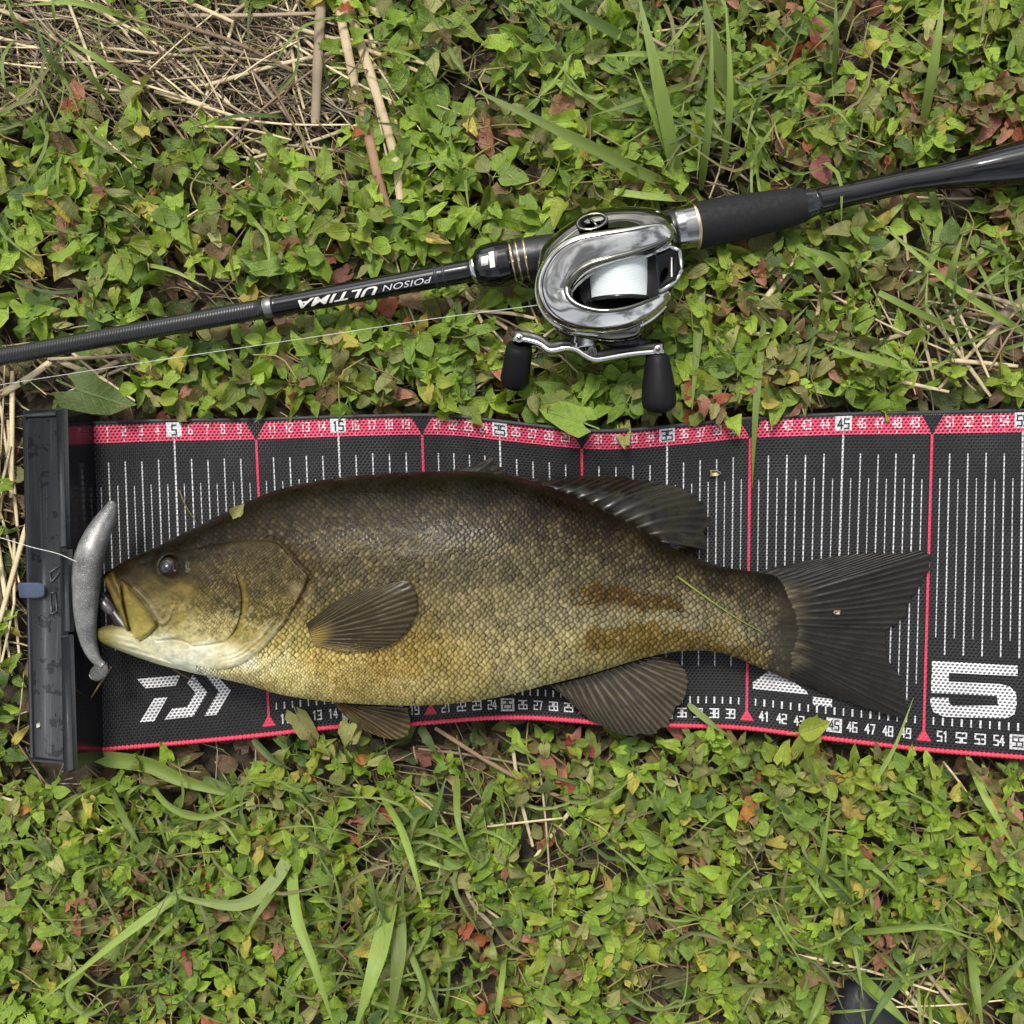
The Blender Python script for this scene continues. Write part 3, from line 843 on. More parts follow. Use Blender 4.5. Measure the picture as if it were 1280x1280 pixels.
    C = C * (1 + (mot - 1) * head * (1 - .7 * mm))[..., None]
    for (bx0, by0, bx1, by1, bw) in ((228, 716, 330, 742, 5.0), (226, 722, 300, 770, 4.5), (222, 700, 300, 690, 4.0)):
        db = seg_dist(X, Y + 5 * (vnoise(X / 14, Y / 14, 145) - .5), [(bx0, by0), (bx1, by1)])
        C = C * (1 - 0.34 * np.exp(-(db / bw) ** 2) * head)[..., None]
    # dark skin round the eye, freckled cheek
    C = C + (lin((44, 38, 16)) - C) * (0.85 * smooth(22, 15, np.hypot(X - 215, Y - 705)))[..., None]
    fr = smooth(0.58, 0.75, vnoise(X / 2.6, Y / 2.6, 91)) * head * smooth(735, 760, Y) * smooth(812, 790, Y) * (1 - mm)
    C = C * (1 - 0.30 * fr)[..., None]
    wh = smooth(0.60, 0.8, vnoise(X / 3.4, Y / 3.0, 95)) * head * smooth(738, 765, Y) * smooth(200, 225, X)
    C = C + (lin((216, 204, 150)) - C) * (0.30 * wh)[..., None]
    tl = smooth(962, 1004, X + 40 * (vnoise(X / 30, Y / 2.6, 111) - .5) + 8 * s)
    C = C + (lin((50, 45, 36)) - C) * (0.85 * tl)[..., None]
    vv = v[None, :] + 0.06 * (fbm(X / 50, Y / 40, 121) - .5)
    C = C * (0.40 + 0.22 * smooth(0.12, 0.45, vv) + 0.40 * smooth(0.45, 0.95, vv))[..., None]
    front = smooth(560, 380, X) * smooth(.55, .85, vv)
    C = C * (1 + .22 * front)[..., None]
    C = C * (1 + (np.array([1.14, 1.0, 0.72]) - 1) * smooth(.75, .1, vv)[..., None])
    C = C * (1 - .45 * smooth(.20, .0, vv))[..., None]
    g_ = C.mean(-1, keepdims=True); C = 0.90 * (g_ + (C - g_) * 0.93)
    P = at(X, Y, z)
    # underside: mirrored, flattened where it lies on the mat
    tb = np.linspace(0, 1, NVB + 2)[1:-1]
    idx = np.interp(tb, np.linspace(0, 1, NVT), np.arange(NVT)); i0 = np.clip(idx.astype(int), 0, NVT - 1)
    sb = s[0, i0]
    prb = np.clip(1 - np.abs(sb) ** 2.3, 0, 1) ** 0.58
    edgeP = P[:, [0]] + (P[:, [-1]] - P[:, [0]]) * v[i0][None, :, None]
    B = edgeP.copy()
    B[..., 2] = np.maximum(zm[:, None] - ht[:, None] * prb[None, :], 0.0195)
    Vt = P.reshape(-1, 3); nT = len(Vt)
    cb = C[:, i0].reshape(-1, 3)
    F = [grid_faces(NU, NVT)[:, ::-1]]
    # bottom quads, rows keyed to the outline: first/last columns of the top grid
    bi = np.empty((NU, NVB + 2), int)
    bi[:, 0] = np.arange(NU) * NVT; bi[:, -1] = np.arange(NU) * NVT + NVT - 1
    bi[:, 1:-1] = nT + np.arange(NU * NVB).reshape(NU, NVB)
    a, b_, c, d = bi[:-1, :-1], bi[1:, :-1], bi[1:, 1:], bi[:-1, 1:]
    F.append(np.stack([a, b_, c, d], -1).reshape(-1, 4))
    # close the tail end
    F.append([int(q) for q in bi[-1]] + [(NU - 1) * NVT + k for k in range(NVT - 2, 0, -8)])
    return np.vstack([Vt, B.reshape(-1, 3)]), F, np.vstack([C.reshape(-1, 3), cb]), X, Y, z
FV, FF, FC, FX, FY, FZ = fish_body()
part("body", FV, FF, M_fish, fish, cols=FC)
_gz = np.full((620, 1000), np.nan)                     # height lookup on a pixel grid
_ix = np.clip(FX.astype(int), 0, 999); _iy = np.clip(FY.astype(int) - 400, 0, 619)
_gz[_iy, _ix] = FZ
for _k in range(60):                                   # spread outwards past the outline
    _m = np.isnan(_gz)
    if _k > 2 and not _m[300:420, 130:560].any() and _k > 40: break
    for _ax, _d in ((0, 1), (0, -1), (1, 1), (1, -1)):
        _r0 = np.roll(_gz, _d, _ax); _gz = np.where(np.isnan(_gz), _r0, _gz)
_gz = np.nan_to_num(_gz, nan=0.02)
def body_z(px, py):
    x = np.clip(np.asarray(px, float), 0, 998); y = np.clip(np.asarray(py, float) - 400, 0, 618)
    i, j = x.astype(int), y.astype(int); fx, fy = x - i, y - j
    return (_gz[j, i] * (1 - fx) + _gz[j, i + 1] * fx) * (1 - fy) + (_gz[j + 1, i] * (1 - fx) + _gz[j + 1, i + 1] * fx) * fy

# lower jaw
def jaw():
    nu, nv_ = 150, 60
    uu = np.linspace(0, 1, nu)
    D = param_spline([(117, 789), (126, 784), (145, 781), (160, 784), (180, 801), (215, 815), (250, 826)], uu)
    Vn = param_spline([(117, 795), (126, 803), (146, 812), (170, 821), (200, 831), (232, 839), (258, 845)], uu)
    ht = param_spline([.002, .006, .0090, .0092, .0060, .003, .002], uu)[:, 0]
    zm = param_spline([.046, .047, .047, .047, .0475, .048, .049], uu)[:, 0]
    v = (1 - np.cos(np.pi * np.linspace(0, 1, nv_))) / 2; s = 2 * v - 1
    X = D[:, None, 0] + (Vn - D)[:, None, 0] * v; Y = D[:, None, 1] + (Vn - D)[:, None, 1] * v
    pr = np.clip(1 - np.abs(s) ** 2.4, 0, 1) ** .55
    z = zm[:, None] + ht[:, None] * pr[None, :]
    lip = np.exp(-((s[None, :] + .72) / .18) ** 2)
    z = z + 0.0012 * lip + 0.0008 * (fbm(X / 9, Y / 4, 101) - .5) + 0.0007 * np.sin(Y * 0.9 - X * .25) * smooth(130, 170, X) * .5
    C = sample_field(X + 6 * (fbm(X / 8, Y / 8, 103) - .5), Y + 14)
    tip = smooth(165, 120, X)
    C = C + (lin((112, 108, 58)) - C) * (0.9 * tip)[..., None]
    C = C + (lin((70, 64, 32)) - C) * (0.7 * lip * tip)[..., None]
    C = C + (lin((190, 186, 156)) - C) * (0.7 * smooth(135, 165, X) * smooth(-.6, -.1, s)[None, :])[..., None]
    C = C * (0.82 + 0.3 * fbm(X / 3.5, Y / 3, 105, 3))[..., None] * 0.88
    P = at(X, Y, z); B = P[:, 1:-1].copy(); eP = P[:, [0]] + (P[:, [-1]] - P[:, [0]]) * v[None, 1:-1, None]
    B[..., :2] = eP[..., :2]; B[..., 2] = np.maximum((zm[:, None] - ht[:, None] * pr[None, :])[:, 1:-1], 0.022)
    nT = nu * nv_
    bi = np.empty((nu, nv_), int); bi[:, 0] = np.arange(nu) * nv_; bi[:, -1] = np.arange(nu) * nv_ + nv_ - 1
    bi[:, 1:-1] = nT + np.arange(nu * (nv_ - 2)).reshape(nu, -1)
    F = [grid_faces(nu, nv_)[:, ::-1], np.stack([bi[:-1, :-1], bi[1:, :-1], bi[1:, 1:], bi[:-1, 1:]], -1).reshape(-1, 4)]
    for e_ in (0, nu - 1):
        F.append(list(np.arange(nv_) + e_ * nv_) + [int(q) for q in bi[e_, 1:-1][::-1]])
    part("lower_jaw", np.vstack([P.reshape(-1, 3), B.reshape(-1, 3)]), F, M_fish, fish, cols=np.vstack([C.reshape(-1, 3), C[:, 1:-1].reshape(-1, 3)]))
jaw()
# dark inside of the open mouth
t_ = catmull([(136, 742), (152, 772), (172, 792), (205, 800)], 14)
V, F = sweep(at(t_[:, 0], t_[:, 1], np.linspace(.043, .047, 14)), msize(np.interp(np.arange(14), [0, 4, 13], [8, 13, 16]), .045), .008, n=14)
part("mouth_lining", V, F, M_mouth, fish)

# eye
def dome(px, py, r_px, z0, rise, n=28, m=12, start=0.0):
    c = at(px, py, z0); r = msize(r_px, z0)
    th = np.linspace(0.02 + start, math.pi, m); a = np.linspace(0, 2 * np.pi, n, endpoint=False)
    V = np.stack([c[0] + r * np.sin(th)[:, None] * np.cos(a), c[1] + r * np.sin(th)[:, None] * np.sin(a), c[2] + rise * np.cos(th)[:, None] + 0 * a], -1)
    return V.reshape(-1, 3), [grid_faces(m, n, cv=True), list(range(n)), list(range((m - 1) * n, m * n))[::-1]]
ez = float(body_z(np.array([213.]), np.array([709.]))[0])
V, F = dome(212, 709.5, 13.5, ez - 0.0012, 0.0046)
eye = part("eye", V, F, plain("eye_iris", (0.020, 0.014, 0.008), 0.12, coat=0.6, rvar=0.03), fish)
V, F = dome(211, 709.5, 10.2, ez - 0.0004, 0.0045)
part("pupil", V, F, plain("eye_pupil", (0.014, 0.014, 0.020), 0.10, coat=1.0, rvar=0.02), eye)
V, F = dome(219, 714, 2.6, ez + 0.0022, 0.0008); part("iris_spot", V, F, plain("iris_spot", (0.06, 0.018, 0.010), 0.2), eye)

# fins ---------------------------------------------------------------
def fin(name, base, outer, rays, zf, ray_rgb, mem_rgb, ns=240, nt=70, rag=0.05, seed=0, tone=None, relief=0.0005, bow=0.0, sub=2.0):
    b = resample(catmull(base, 200), ns); o = resample(catmull(outer, 200), ns)
    s = np.linspace(0, 1, ns)[:, None]; t = np.linspace(0, 1, nt)[None, :]
    ragn = 1 - rag * (0.55 * vnoise(s * rays * 1.0, 0 * s, seed + 1) + 0.45 * vnoise(s * rays * 3.1, 0 * s + 9, seed + 2)) * smooth(0, 0.06, s) * smooth(1, 0.94, s)
    T = t * ragn
    X = b[:, None, 0] + (o - b)[:, None, 0] * T; Y = b[:, None, 1] + (o - b)[:, None, 1] * T
    nx = -(o - b)[:, None, 1]; ny = (o - b)[:, None, 0]
    X = X + bow * nx * T * (1 - T); Y = Y + bow * ny * T * (1 - T)
    ph = s * rays + 0.25 * (vnoise(s * 9, t * 2, seed + 4) - .5)
    r1 = 0.5 + 0.5 * np.cos(2 * np.pi * ph)
    r2 = 0.5 + 0.5 * np.cos(2 * np.pi * ph * sub)                        # rays branch towards the tip
    ray = r1 ** 3 * (1 - smooth(.35, .7, t)) + r2 ** 2 * smooth(.35, .7, t)
    z = zf(X, Y, s, T) + relief * ray * (1 - .6 * t) + relief * 1.5 * (fbm(s * rays * .5, t * 3, seed + 6) - .5)
    st = vnoise(s * rays * 4, t * 5, seed + 7)
    C = lin(mem_rgb) + (lin(ray_rgb) - lin(mem_rgb)) * (ray * (0.55 + .45 * st) * (1 - 0.35 * t))[..., None]
    C = C * (0.7 + 0.6 * fbm(s * rays * 1.2, t * 9, seed + 8))[..., None]
    if tone is not None: C = tone(C, X, Y, s, t)
    C = C * 0.62 if name in ('tail_fin', 'soft_dorsal_fin', 'spiny_dorsal_fin') else C * 0.85
    P = at(X, Y, z)
    Bk = P.copy(); Bk[..., 2] -= 0.0005
    n = ns * nt
    ring = np.concatenate([np.arange(ns) * nt, (ns - 1) * nt + np.arange(1, nt), np.arange(ns - 2, -1, -1) * nt + nt - 1, np.arange(nt - 2, 0, -1)])
    F = [grid_faces(ns, nt), grid_faces(ns, nt, off=n)[:, ::-1], np.stack([ring, ring + n, np.roll(ring, -1) + n, np.roll(ring, -1)], -1)]
    return part(name, np.vstack([P.reshape(-1, 3), Bk.reshape(-1, 3)]), F, M_fin, fish, cols=np.vstack([C.reshape(-1, 3)] * 2))

MATZ = 0.0185
def tail_tone(C, X, Y, s, t):
    m = smooth(0.34, 0.05, t) * smooth(0.12, 0.3, s) * smooth(1, .8, s)
    C = C + (lin((150, 138, 108)) - C) * (0.8 * m * (.15 + 1.0 * vnoise(X / 11, Y / 2.6, 201)))[..., None]
    return C
fin("tail_fin", [(938, 716), (958, 740), (966, 785), (962, 820), (948, 834)],
    [(980, 707), (1020, 698), (1070, 692), (1122, 689), (1172, 689), (1168, 708), (1154, 740), (1134, 774), (1112, 796), (1118, 826), (1132, 864), (1140, 898), (1100, 891), (1050, 874), (1005, 856)],
    26, lambda X, Y, s, t: (0.0250 - 0.0040 * smooth(0, 1, t)) + 0.004 * (1 - smooth(0, .3, t)) * np.sin(np.pi * s) + 0.0012 * np.sin(s * 9 + 1) * t,
    (50, 45, 36), (22, 19, 14), ns=460, nt=120, rag=0.075, seed=11, tone=tail_tone, relief=0.00042, sub=2.0)
def dors_tone(C, X, Y, s, t):
    ol = smooth(0.5, .65, vnoise(s * 12 + t * 3, t * 5, 211))
    return C + (lin((52, 46, 24)) - C) * (0.5 * ol)[..., None]
fin("soft_dorsal_fin", [(645, 602), (690, 613), (737, 630), (790, 657), (838, 685)],
    [(672, 599), (715, 594), (765, 593), (800, 597), (830, 601), (862, 612), (884, 628), (891, 648), (888, 672), (884, 689), (862, 692)],
    13, lambda X, Y, s, t: 0.047 - 0.010 * s - (0.020 - 0.008 * s) * smooth(0, 1, t) + 0.0025 * np.sin(np.pi * t) , (58, 55, 49), (22, 19, 14),
    ns=320, nt=80, rag=0.20, seed=23, tone=dors_tone, relief=0.00045, bow=-0.10)
fin("spiny_dorsal_fin", [(548, 590), (590, 591), (640, 598), (700, 616)],
    [(575, 588), (600, 578), (617, 572), (618, 582), (633, 585), (636, 593), (668, 598), (720, 618)],
    7, lambda X, Y, s, t: 0.052 - 0.006 * t - 0.004 * s, (70, 66, 58), (34, 30, 24), ns=140, nt=24, rag=0.0, seed=31, relief=0.0009)
fin("anal_fin", [(688, 857), (725, 848), (770, 834), (815, 821)],
    [(702, 868), (722, 888), (748, 908), (780, 921), (812, 922), (836, 915), (842, 896), (858, 880), (863, 858), (856, 836), (838, 822)],
    16, lambda X, Y, s, t: 0.040 - 0.006 * s - 0.0060 * smooth(0, 1, t) + 0.002 * np.sin(np.pi * t) + 0.0012 * np.sin(s * 16) * t, (112, 102, 80), (50, 44, 34),
    ns=260, nt=80, rag=0.10, seed=43, relief=0.0005, tone=lambda C, X, Y, s, t: C * (1.15 - .55 * smooth(.35, 1, t) * smooth(0.9, .3, s))[..., None])
fin("pelvic_fin", [(414, 875), (424, 879), (440, 882)],
    [(428, 892), (446, 908), (466, 918), (490, 925), (508, 921), (514, 908), (513, 894), (510, 885)],
    8, lambda X, Y, s, t: 0.044 - 0.017 * smooth(0, 1, t), (142, 122, 82), (66, 50, 28), ns=160, nt=70, rag=0.04, seed=57, relief=0.0009)
def pec_z(X, Y, s, t):
    return body_z(X, Y) + 0.0016 + 0.0030 * np.sin(np.pi * np.clip(t, 0, 1)) * np.sin(np.pi * s) + 0.0012 * t
def pec_tone(C, X, Y, s, t):
    C = C + (lin((160, 138, 74)) - C) * (0.75 * smooth(.28, .02, t) * smooth(0.2, .6, s))[..., None]
    return C + (lin((150, 128, 70)) - C) * (0.55 * smooth(.78, 1, s))[..., None]
fin("pectoral_fin", [(383, 779), (386, 790), (392, 806)],
    [(412, 757), (440, 741), (475, 730), (512, 724), (525, 738), (525, 764), (514, 786), (497, 802), (472, 812), (430, 815)],
    15, pec_z, (104, 90, 56), (42, 35, 20), ns=180, nt=46, rag=0.08, seed=67, tone=pec_tone, relief=0.0005)
# ------------------------------------------------------------------ soft lure in front of the mouth
lure = empty("soft_lure", at(110, 740, 0.0))
tag(lure, "silver grey curved soft plastic fishing lure lying across the bass's open mouth", "fishing lure")
def silver_rubber():
    t = NT("silver_soft_plastic"); p = t.pos()
    n = t.noise(p, 60, 4); g = t.noise(p, 2600, 2)
    c = t.mix(t.ramp(n, 0.35, 0.65), (0.11, 0.11, 0.108), (0.24, 0.24, 0.235))
    c = t.mix(t.ramp(g, 0.62, 0.68), c, (0.75, 0.75, 0.74))
    c = t.mix(t.ramp(g, 0.34, 0.30, 0, 0.8), c, (0.05, 0.05, 0.05))
    b = t.principled(Base_Color=c, Roughness=0.36, Metallic=0.35)
    b.inputs['Coat Weight'].default_value = 0.3; b.inputs['Coat Roughness'].default_value = 0.2
    t.l(t.bump(g, 0.3, 0.0004), b.inputs['Normal'])
    return t.done(b)
M_lure = silver_rubber()
LP = catmull([(141, 627), (137, 640), (126, 660), (115, 685), (109, 712), (107.5, 740), (107, 765), (108.5, 788), (112.5, 808), (120, 824), (129, 832)], 60)
LW = np.interp(np.linspace(0, 1, 60), [0, .03, .08, .2, .35, .5, .65, .78, .9, 1], [4.5, 8, 11.5, 15.5, 18.5, 17.5, 15, 12, 8.5, 4.5])
LZ = np.interp(np.linspace(0, 1, 60), [0, .3, .6, 1], [0.048, 0.057, 0.057, 0.050])
lp_w = at(LP[:, 0], LP[:, 1], LZ)
V, F = sweep(lp_w, msize(LW, .055), msize(LW * 0.86, .055), n=28, power=2.2)
part("body", V, F, M_lure, lure)
tp = catmull([(128, 829), (127, 836), (121, 842), (114, 846)], 14)
V, F = sweep(at(tp[:, 0], tp[:, 1], np.linspace(.050, .047, 14)), msize(np.interp(np.arange(14), [0, 5, 11, 13], [6, 11, 9, 4]), .05), .0012, n=12, power=2.5)
part("paddle_tail", V, F, M_lure, lure)
ringc = lp_w[8]
wp = catmull([(127, 748), (132, 756), (141, 765), (146, 770)], 14)
V, F = sweep(at(wp[:, 0], wp[:, 1], .050), msize(np.interp(np.arange(14), [0, 2, 5, 9, 13], [3, 6.5, 7.5, 6.5, 2.5]), .05), n=16)
part("weight", V, F, plain("dark_sinker_metal", (0.10, 0.095, 0.095), 0.35, metal=0.4), lure)
V, F = sweep(at([133, 140, 152], [760, 768, 776], [.049, .047, .045]), 0.0006, n=8); part("hook_shank", V, F, plain("hook_steel", (0.3, 0.3, 0.3), 0.25, metal=1.0), lure)
lp2 = catmull([(-60, 655), (0, 672), (40, 684), (72, 692), (95, 702)], 40)
V, F = sweep(at(lp2[:, 0], lp2[:, 1], np.interp(np.arange(40), [0, 16, 27, 39], [.030, .050, .060, .0665])), 0.00022, n=6)
leader = link("leader_line", make_mesh("leader_line", V, F), plain("pale_nylon_line", (0.62, 0.62, 0.58), 0.25, nscale=50))
tag(leader, "thin pale nylon leader line tied to the silver lure", "fishing line")

# ------------------------------------------------------------------ rod
AX = np.array([(-160, 475), (0, 446.5), (336, 384.5), (590, 338), (616, 332), (650, 324.5), (855, 285), (869, 282.5), (1004, 256.5), (1025, 250.5), (1137, 226.5), (1212, 215), (1280, 204), (1420, 180), (1560, 156)], float)
AZ = np.array([.029, .029, .030, .032, .033, .033, .032, .031, .029, .029, .029, .029, .030, .031, .031])
def rod_at(x): return at(x, np.interp(x, AX[:, 0], AX[:, 1]), np.interp(x, AX[:, 0], AZ))
rod = empty("fishing_rod", rod_at(640.0) * np.array([1, 1, 0]))
tag(rod, "slim black casting rod with gold trim rings lying across the weeds", "fishing rod")
def carbon(name, c, rough, weave):
    t = NT(name); p = t.pos()
    w = t.n('TexWave', wave_type='BANDS', bands_direction='X'); w.inputs['Scale'].default_value = weave; w.inputs['Distortion'].default_value = 0.6
    t.l(p, w.inputs['Vector'])
    b = t.principled(Base_Color=t.mix(w.outputs[0], c, tuple(2.2 * np.array(c))), Roughness=rough)
    b.inputs['Coat Weight'].default_value = 0.2; b.inputs['Coat Roughness'].default_value = 0.1
    t.l(t.bump(w.outputs[0], 0.16, 0.0003), b.inputs['Normal'])
    return t.done(b)
M_blank = carbon("wound_carbon_blank", (0.010, 0.0105, 0.011), 0.26, 190)
M_glossblack = plain("gloss_black_lacquer", (0.005, 0.005, 0.006), 0.09, coat=0.25, rvar=0.04, spec=0.4)
M_eva = plain("matte_black_foam", (0.010, 0.010, 0.011), 0.7, bump=0.4, nscale=1500, var=0.3, rvar=0.1, spec=0.3)
M_gold = plain("pale_gold_trim", (0.72, 0.58, 0.36), 0.22, metal=1.0, var=0.05)
M_silver = plain("brushed_silver", (0.62, 0.62, 0.62), 0.25, metal=1.0, var=0.08)
M_dark = plain("satin_black_plastic", (0.014, 0.014, 0.016), 0.38)
M_print = plain("cream_print", (0.82, 0.80, 0.72), 0.4, var=0.06)
M_thin_print = plain("silver_grey_print", (0.62, 0.62, 0.64), 0.35, var=0.06)
def rsec(name, xs, rs, mat, n=32, root=None):
    xs = np.asarray(xs, float); P = rod_at(xs)
    z = P[:, 2]
    R = np.asarray(rs, float) * MPP * (1 - z / CAM_D)
    V, F = sweep(P, R, n=n)
    return part(name, V, F, mat, root or rod)
def dense(xs, rs, n=40):
    x = np.linspace(xs[0], xs[-1], n); return x, np.interp(x, xs, rs)
rsec("blank", *dense([-160, 0, 333], [9.6, 11.2, 12.6]), M_blank)
rsec("silver_band", [331, 332, 341, 342], [12.4, 13.1, 13.1, 12.4], plain("dull_grey_band", (0.22, 0.22, 0.22), 0.35, metal=0.8))
rsec("butt_section", *dense([340, 592], [12.8, 14.4]), M_glossblack)
for x in (546, 556):
    rsec("winding_ring", [x - 2.2, x - 1.4, x + 1.4, x + 2.2], [14.1, 15.4, 15.4, 14.1], M_dark)
rsec("silver_ring", [590, 591, 596, 597], [14.4, 16.5, 17.5, 16], M_silver)
nut = rsec("locking_nut", *dense([595, 600, 608, 622, 636, 641], [18, 24, 27.5, 28.5, 27, 25], 30), M_glossblack)
for x in (641, 648.5, 657.5):
    rsec("gold_ring", [x - 1.5, x - 1, x + 1, x + 1.5], [25.0, 27.2, 27.2, 25.0], M_gold)
rsec("reel_seat", *dense([640, 668, 700, 800, 846], [25.2, 25.5, 23, 23, 26]), M_dark)
rsec("seat_hood", *dense([838, 846, 866], [24, 26.5, 28]), plain("smoked_chrome", (0.32, 0.32, 0.31), 0.10, metal=1.0, var=0.05))
rsec("gold_ring", [865, 865.8, 868.4, 869], [27.5, 29.4, 29.4, 27.5], M_gold)
rsec("fore_grip", *dense([868, 872, 930, 985, 1004], [28, 28.6, 27.5, 23.5, 20.6]), M_eva)
rsec("grip_ring", *dense([1003, 1005, 1012, 1020], [20.4, 19.8, 17.8, 16.4], 12), plain("smoked_grip_ring", (0.07, 0.075, 0.08), 0.12, metal=0.8))
rsec("handle_shaft", *dense([1018, 1060, 1137, 1180, 1212, 1250, 1280, 1330, 1400, 1500, 1545, 1560], [16.5, 14.6, 14.0, 15.6, 19.2, 24.5, 28, 31, 31, 30, 27, 14], 90), M_glossblack)
# locking-nut window
def on_rod(x, off, r_px, dz=0.0004):
    """surface point: x px along, off px across (down positive)"""
    x, off = np.asarray(x, float), np.asarray(off, float)
    c = rod_at(x); R = r_px * MPP * (1 - c[..., 2] / CAM_D)
    o = off * MPP * (1 - c[..., 2] / CAM_D)
    dirv = rod_at(x + 5.0) - rod_at(x - 5.0); dirv[..., 2] = 0
    dirv /= np.linalg.norm(dirv, axis=-1)[..., None]
    side = np.stack([dirv[..., 1], -dirv[..., 0], 0 * dirv[..., 0]], -1)
    oo = np.clip(o / R, -.985, .985)
    return c + side * (oo * R)[..., None] * (1 + dz / R)[..., None] + np.stack([0 * R, 0 * R, np.sqrt(1 - oo ** 2) * R + dz], -1)
def rod_patch(name, x0, x1, o0, o1, r_px, mat, dz, n=8, root=None, skew=0.0):
    A, O = np.meshgrid(np.linspace(x0, x1, n), np.linspace(o0, o1, n), indexing='ij')
    P = on_rod(A + skew * O, O, r_px, dz)
    B = on_rod(A + skew * O, O, r_px, -0.001)
    V = np.vstack([P.reshape(-1, 3), B.reshape(-1, 3)]); m = n * n
    ring = np.concatenate([np.arange(n) * n, (n - 1) * n + np.arange(1, n), np.arange(n - 2, -1, -1) * n + n - 1, np.arange(n - 2, 0, -1)])
    return part(name, V, [grid_faces(n, n)[:, ::-1], np.stack([ring, np.roll(ring, -1), np.roll(ring, -1) + m, ring + m], -1)], mat, root or rod, sm=False)
rod_patch("nut_window", 601, 624, -9, 9, 28.4, M_dark, 0.0004, root=nut, skew=-.25)
rod_patch("nut_mark", 604.5, 613, -5, 5, 28.4, M_silver, 0.0009, root=nut, skew=-.2)
rod_patch("nut_mark", 614.5, 620.5, -9, 9, 28.4, M_print, 0.0009, root=nut, skew=-.1)
# lettering, printed so that it reads with the rod turned round
def rod_text(txt, xa, xb, off, hgt, mat, shear, bold, name):
    cu = bpy.data.curves.new("lettering", 'FONT'); cu.body = txt; cu.shear = shear; cu.offset = bold; cu.space_character = 1.06
    tmp = bpy.data.objects.new("lettering_tmp", cu); col.objects.link(tmp)
    bpy.context.view_layer.update()
    me = bpy.data.meshes.new_from_object(tmp.evaluated_get(bpy.context.evaluated_depsgraph_get()))
    bpy.data.objects.remove(tmp); bpy.data.curves.remove(cu)
    bm = bmesh.new(); bm.from_mesh(me)
    ys = [v.co.y for v in bm.verts]; xs = [v.co.x for v in bm.verts]
    y0, y1, x0, x1 = min(ys), max(ys), min(xs), max(xs)
    for k in range(1, 10):
        bmesh.ops.bisect_plane(bm, geom=bm.verts[:] + bm.edges[:] + bm.faces[:], plane_co=(0, y0 + (y1 - y0) * k / 10, 0), plane_no=(0, 1, 0))
    r_ = 14.0
    for v in bm.verts:
        x = xb - (v.co.x - x0) / (x1 - x0) * (xb - xa)
        o = off + ((v.co.y - y0) / (y1 - y0) - .5) * hgt
        rr = np.interp(x, [340, 592], [12.8, 14.4])
        v.co = Vector(on_rod(x, o, rr, 0.00022) - origin(rod))
    bm.to_mesh(me); bm.free(); me.name = name
    link(name, me, mat, rod)
rod_text("POISON", 479, 541, 5.2, 6.5, M_thin_print, 0.35, 0.0, "thin_lettering")
rod_text("ULTIMA", 376, 474, 5.6, 9.0, M_print, 0.4, 0.022, "bold_lettering")
# small boxed mark on the handle, cut by the picture edge
for (x0, x1, o0, o1) in ((1275, 1277, 0, 14), (1277, 1330, 0, 1.8), (1277, 1330, 12.2, 14), (1328, 1330, 1.8, 12.2), (1280, 1283, 3, 11), (1284, 1287, 3, 6)):
    rod_patch("handle_mark", x0, x1, o0, o1, np.interp((x0 + x1) / 2, [1250, 1280, 1330], [24.5, 28, 31]), M_print, 0.0003)

# ------------------------------------------------------------------ reel
def Zr(x, y): return 560 + np.asarray(x, float) / 3.556, 180 + np.asarray(y, float) / 3.556
reel = empty("baitcasting_reel", at(760, 335, 0.0))
tag(reel, "polished chrome low profile reel with pale line clamped on the rod", "fishing reel")
def chrome(name, c, rough):
    t = NT(name); p = t.pos()
    b = t.principled(Base_Color=c, Metallic=1.0, Roughness=t.ramp(t.noise(p, 120, 4), .3, .7, rough * .6, rough * 1.6))
    t.l(t.bump(t.noise(p, 45, 2), 0.04, 0.002), b.inputs['Normal'])
    return t.done(b)
M_chrome = chrome("polished_chrome", (0.66, 0.65, 0.615), 0.022)
M_chrome_dark = chrome("chrome_dark_reflections", (0.15, 0.15, 0.13), 0.06)  # chrome with its base colour darkened to imitate reflected ground and foliage
OUT = [(392, 600), (392, 530), (420, 455), (480, 395), (545, 345), (620, 303), (720, 280), (850, 277), (940, 294), (1000, 330), (1012, 400), (1010, 470), (1030, 550), (1005, 640), (980, 700), (930, 770), (880, 815), (850, 868), (720, 890), (580, 868), (485, 838), (455, 770), (415, 700)]
def loft_px(loops, nring=120, cap=True):
    rows = []
    for (pts, z) in loops:
        P = catmull(list(pts) + [pts[0]], nring + 1)[:-1]
        x, y = Zr(P[:, 0], P[:, 1]); rows.append(at(x, y, z))
    V = np.array(rows); n = nring
    F = [grid_faces(len(rows), n, cv=True)[:, ::-1], list(range(n))]
    if cap: F.append(list(range((len(rows) - 1) * n, len(rows) * n))[::-1])
    return V.reshape(-1, 3), F
def scaled(P, k, c=(720, 590)):
    P = np.asarray(P, float); c = np.asarray(c, float); return [tuple(q) for q in c + (P - c) * k]
lo = [(x, y) if y < 700 else (x, y) for x, y in OUT]
V, F = loft_px([(scaled(OUT, .93), .036), (scaled(OUT, .985), .041), (OUT, .047), (scaled(OUT, .99), .053), (scaled(OUT, .965), .0575), (scaled(OUT, .92), .0603), (scaled(OUT, .85), .0616), (scaled(OUT, .70), .0618)])
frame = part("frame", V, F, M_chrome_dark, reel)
WELL = [(575, 600), (640, 545), (760, 525), (900, 470), (945, 480), (950, 660), (900, 690), (800, 735), (680, 742), (600, 705)]
V, F = loft_px([(WELL, .058), (scaled(WELL, .99, (760, 610)), .0625)], 80)
part("spool_well", V, F, plain("black_interior", (0.006, 0.006, 0.006), 0.3), reel)
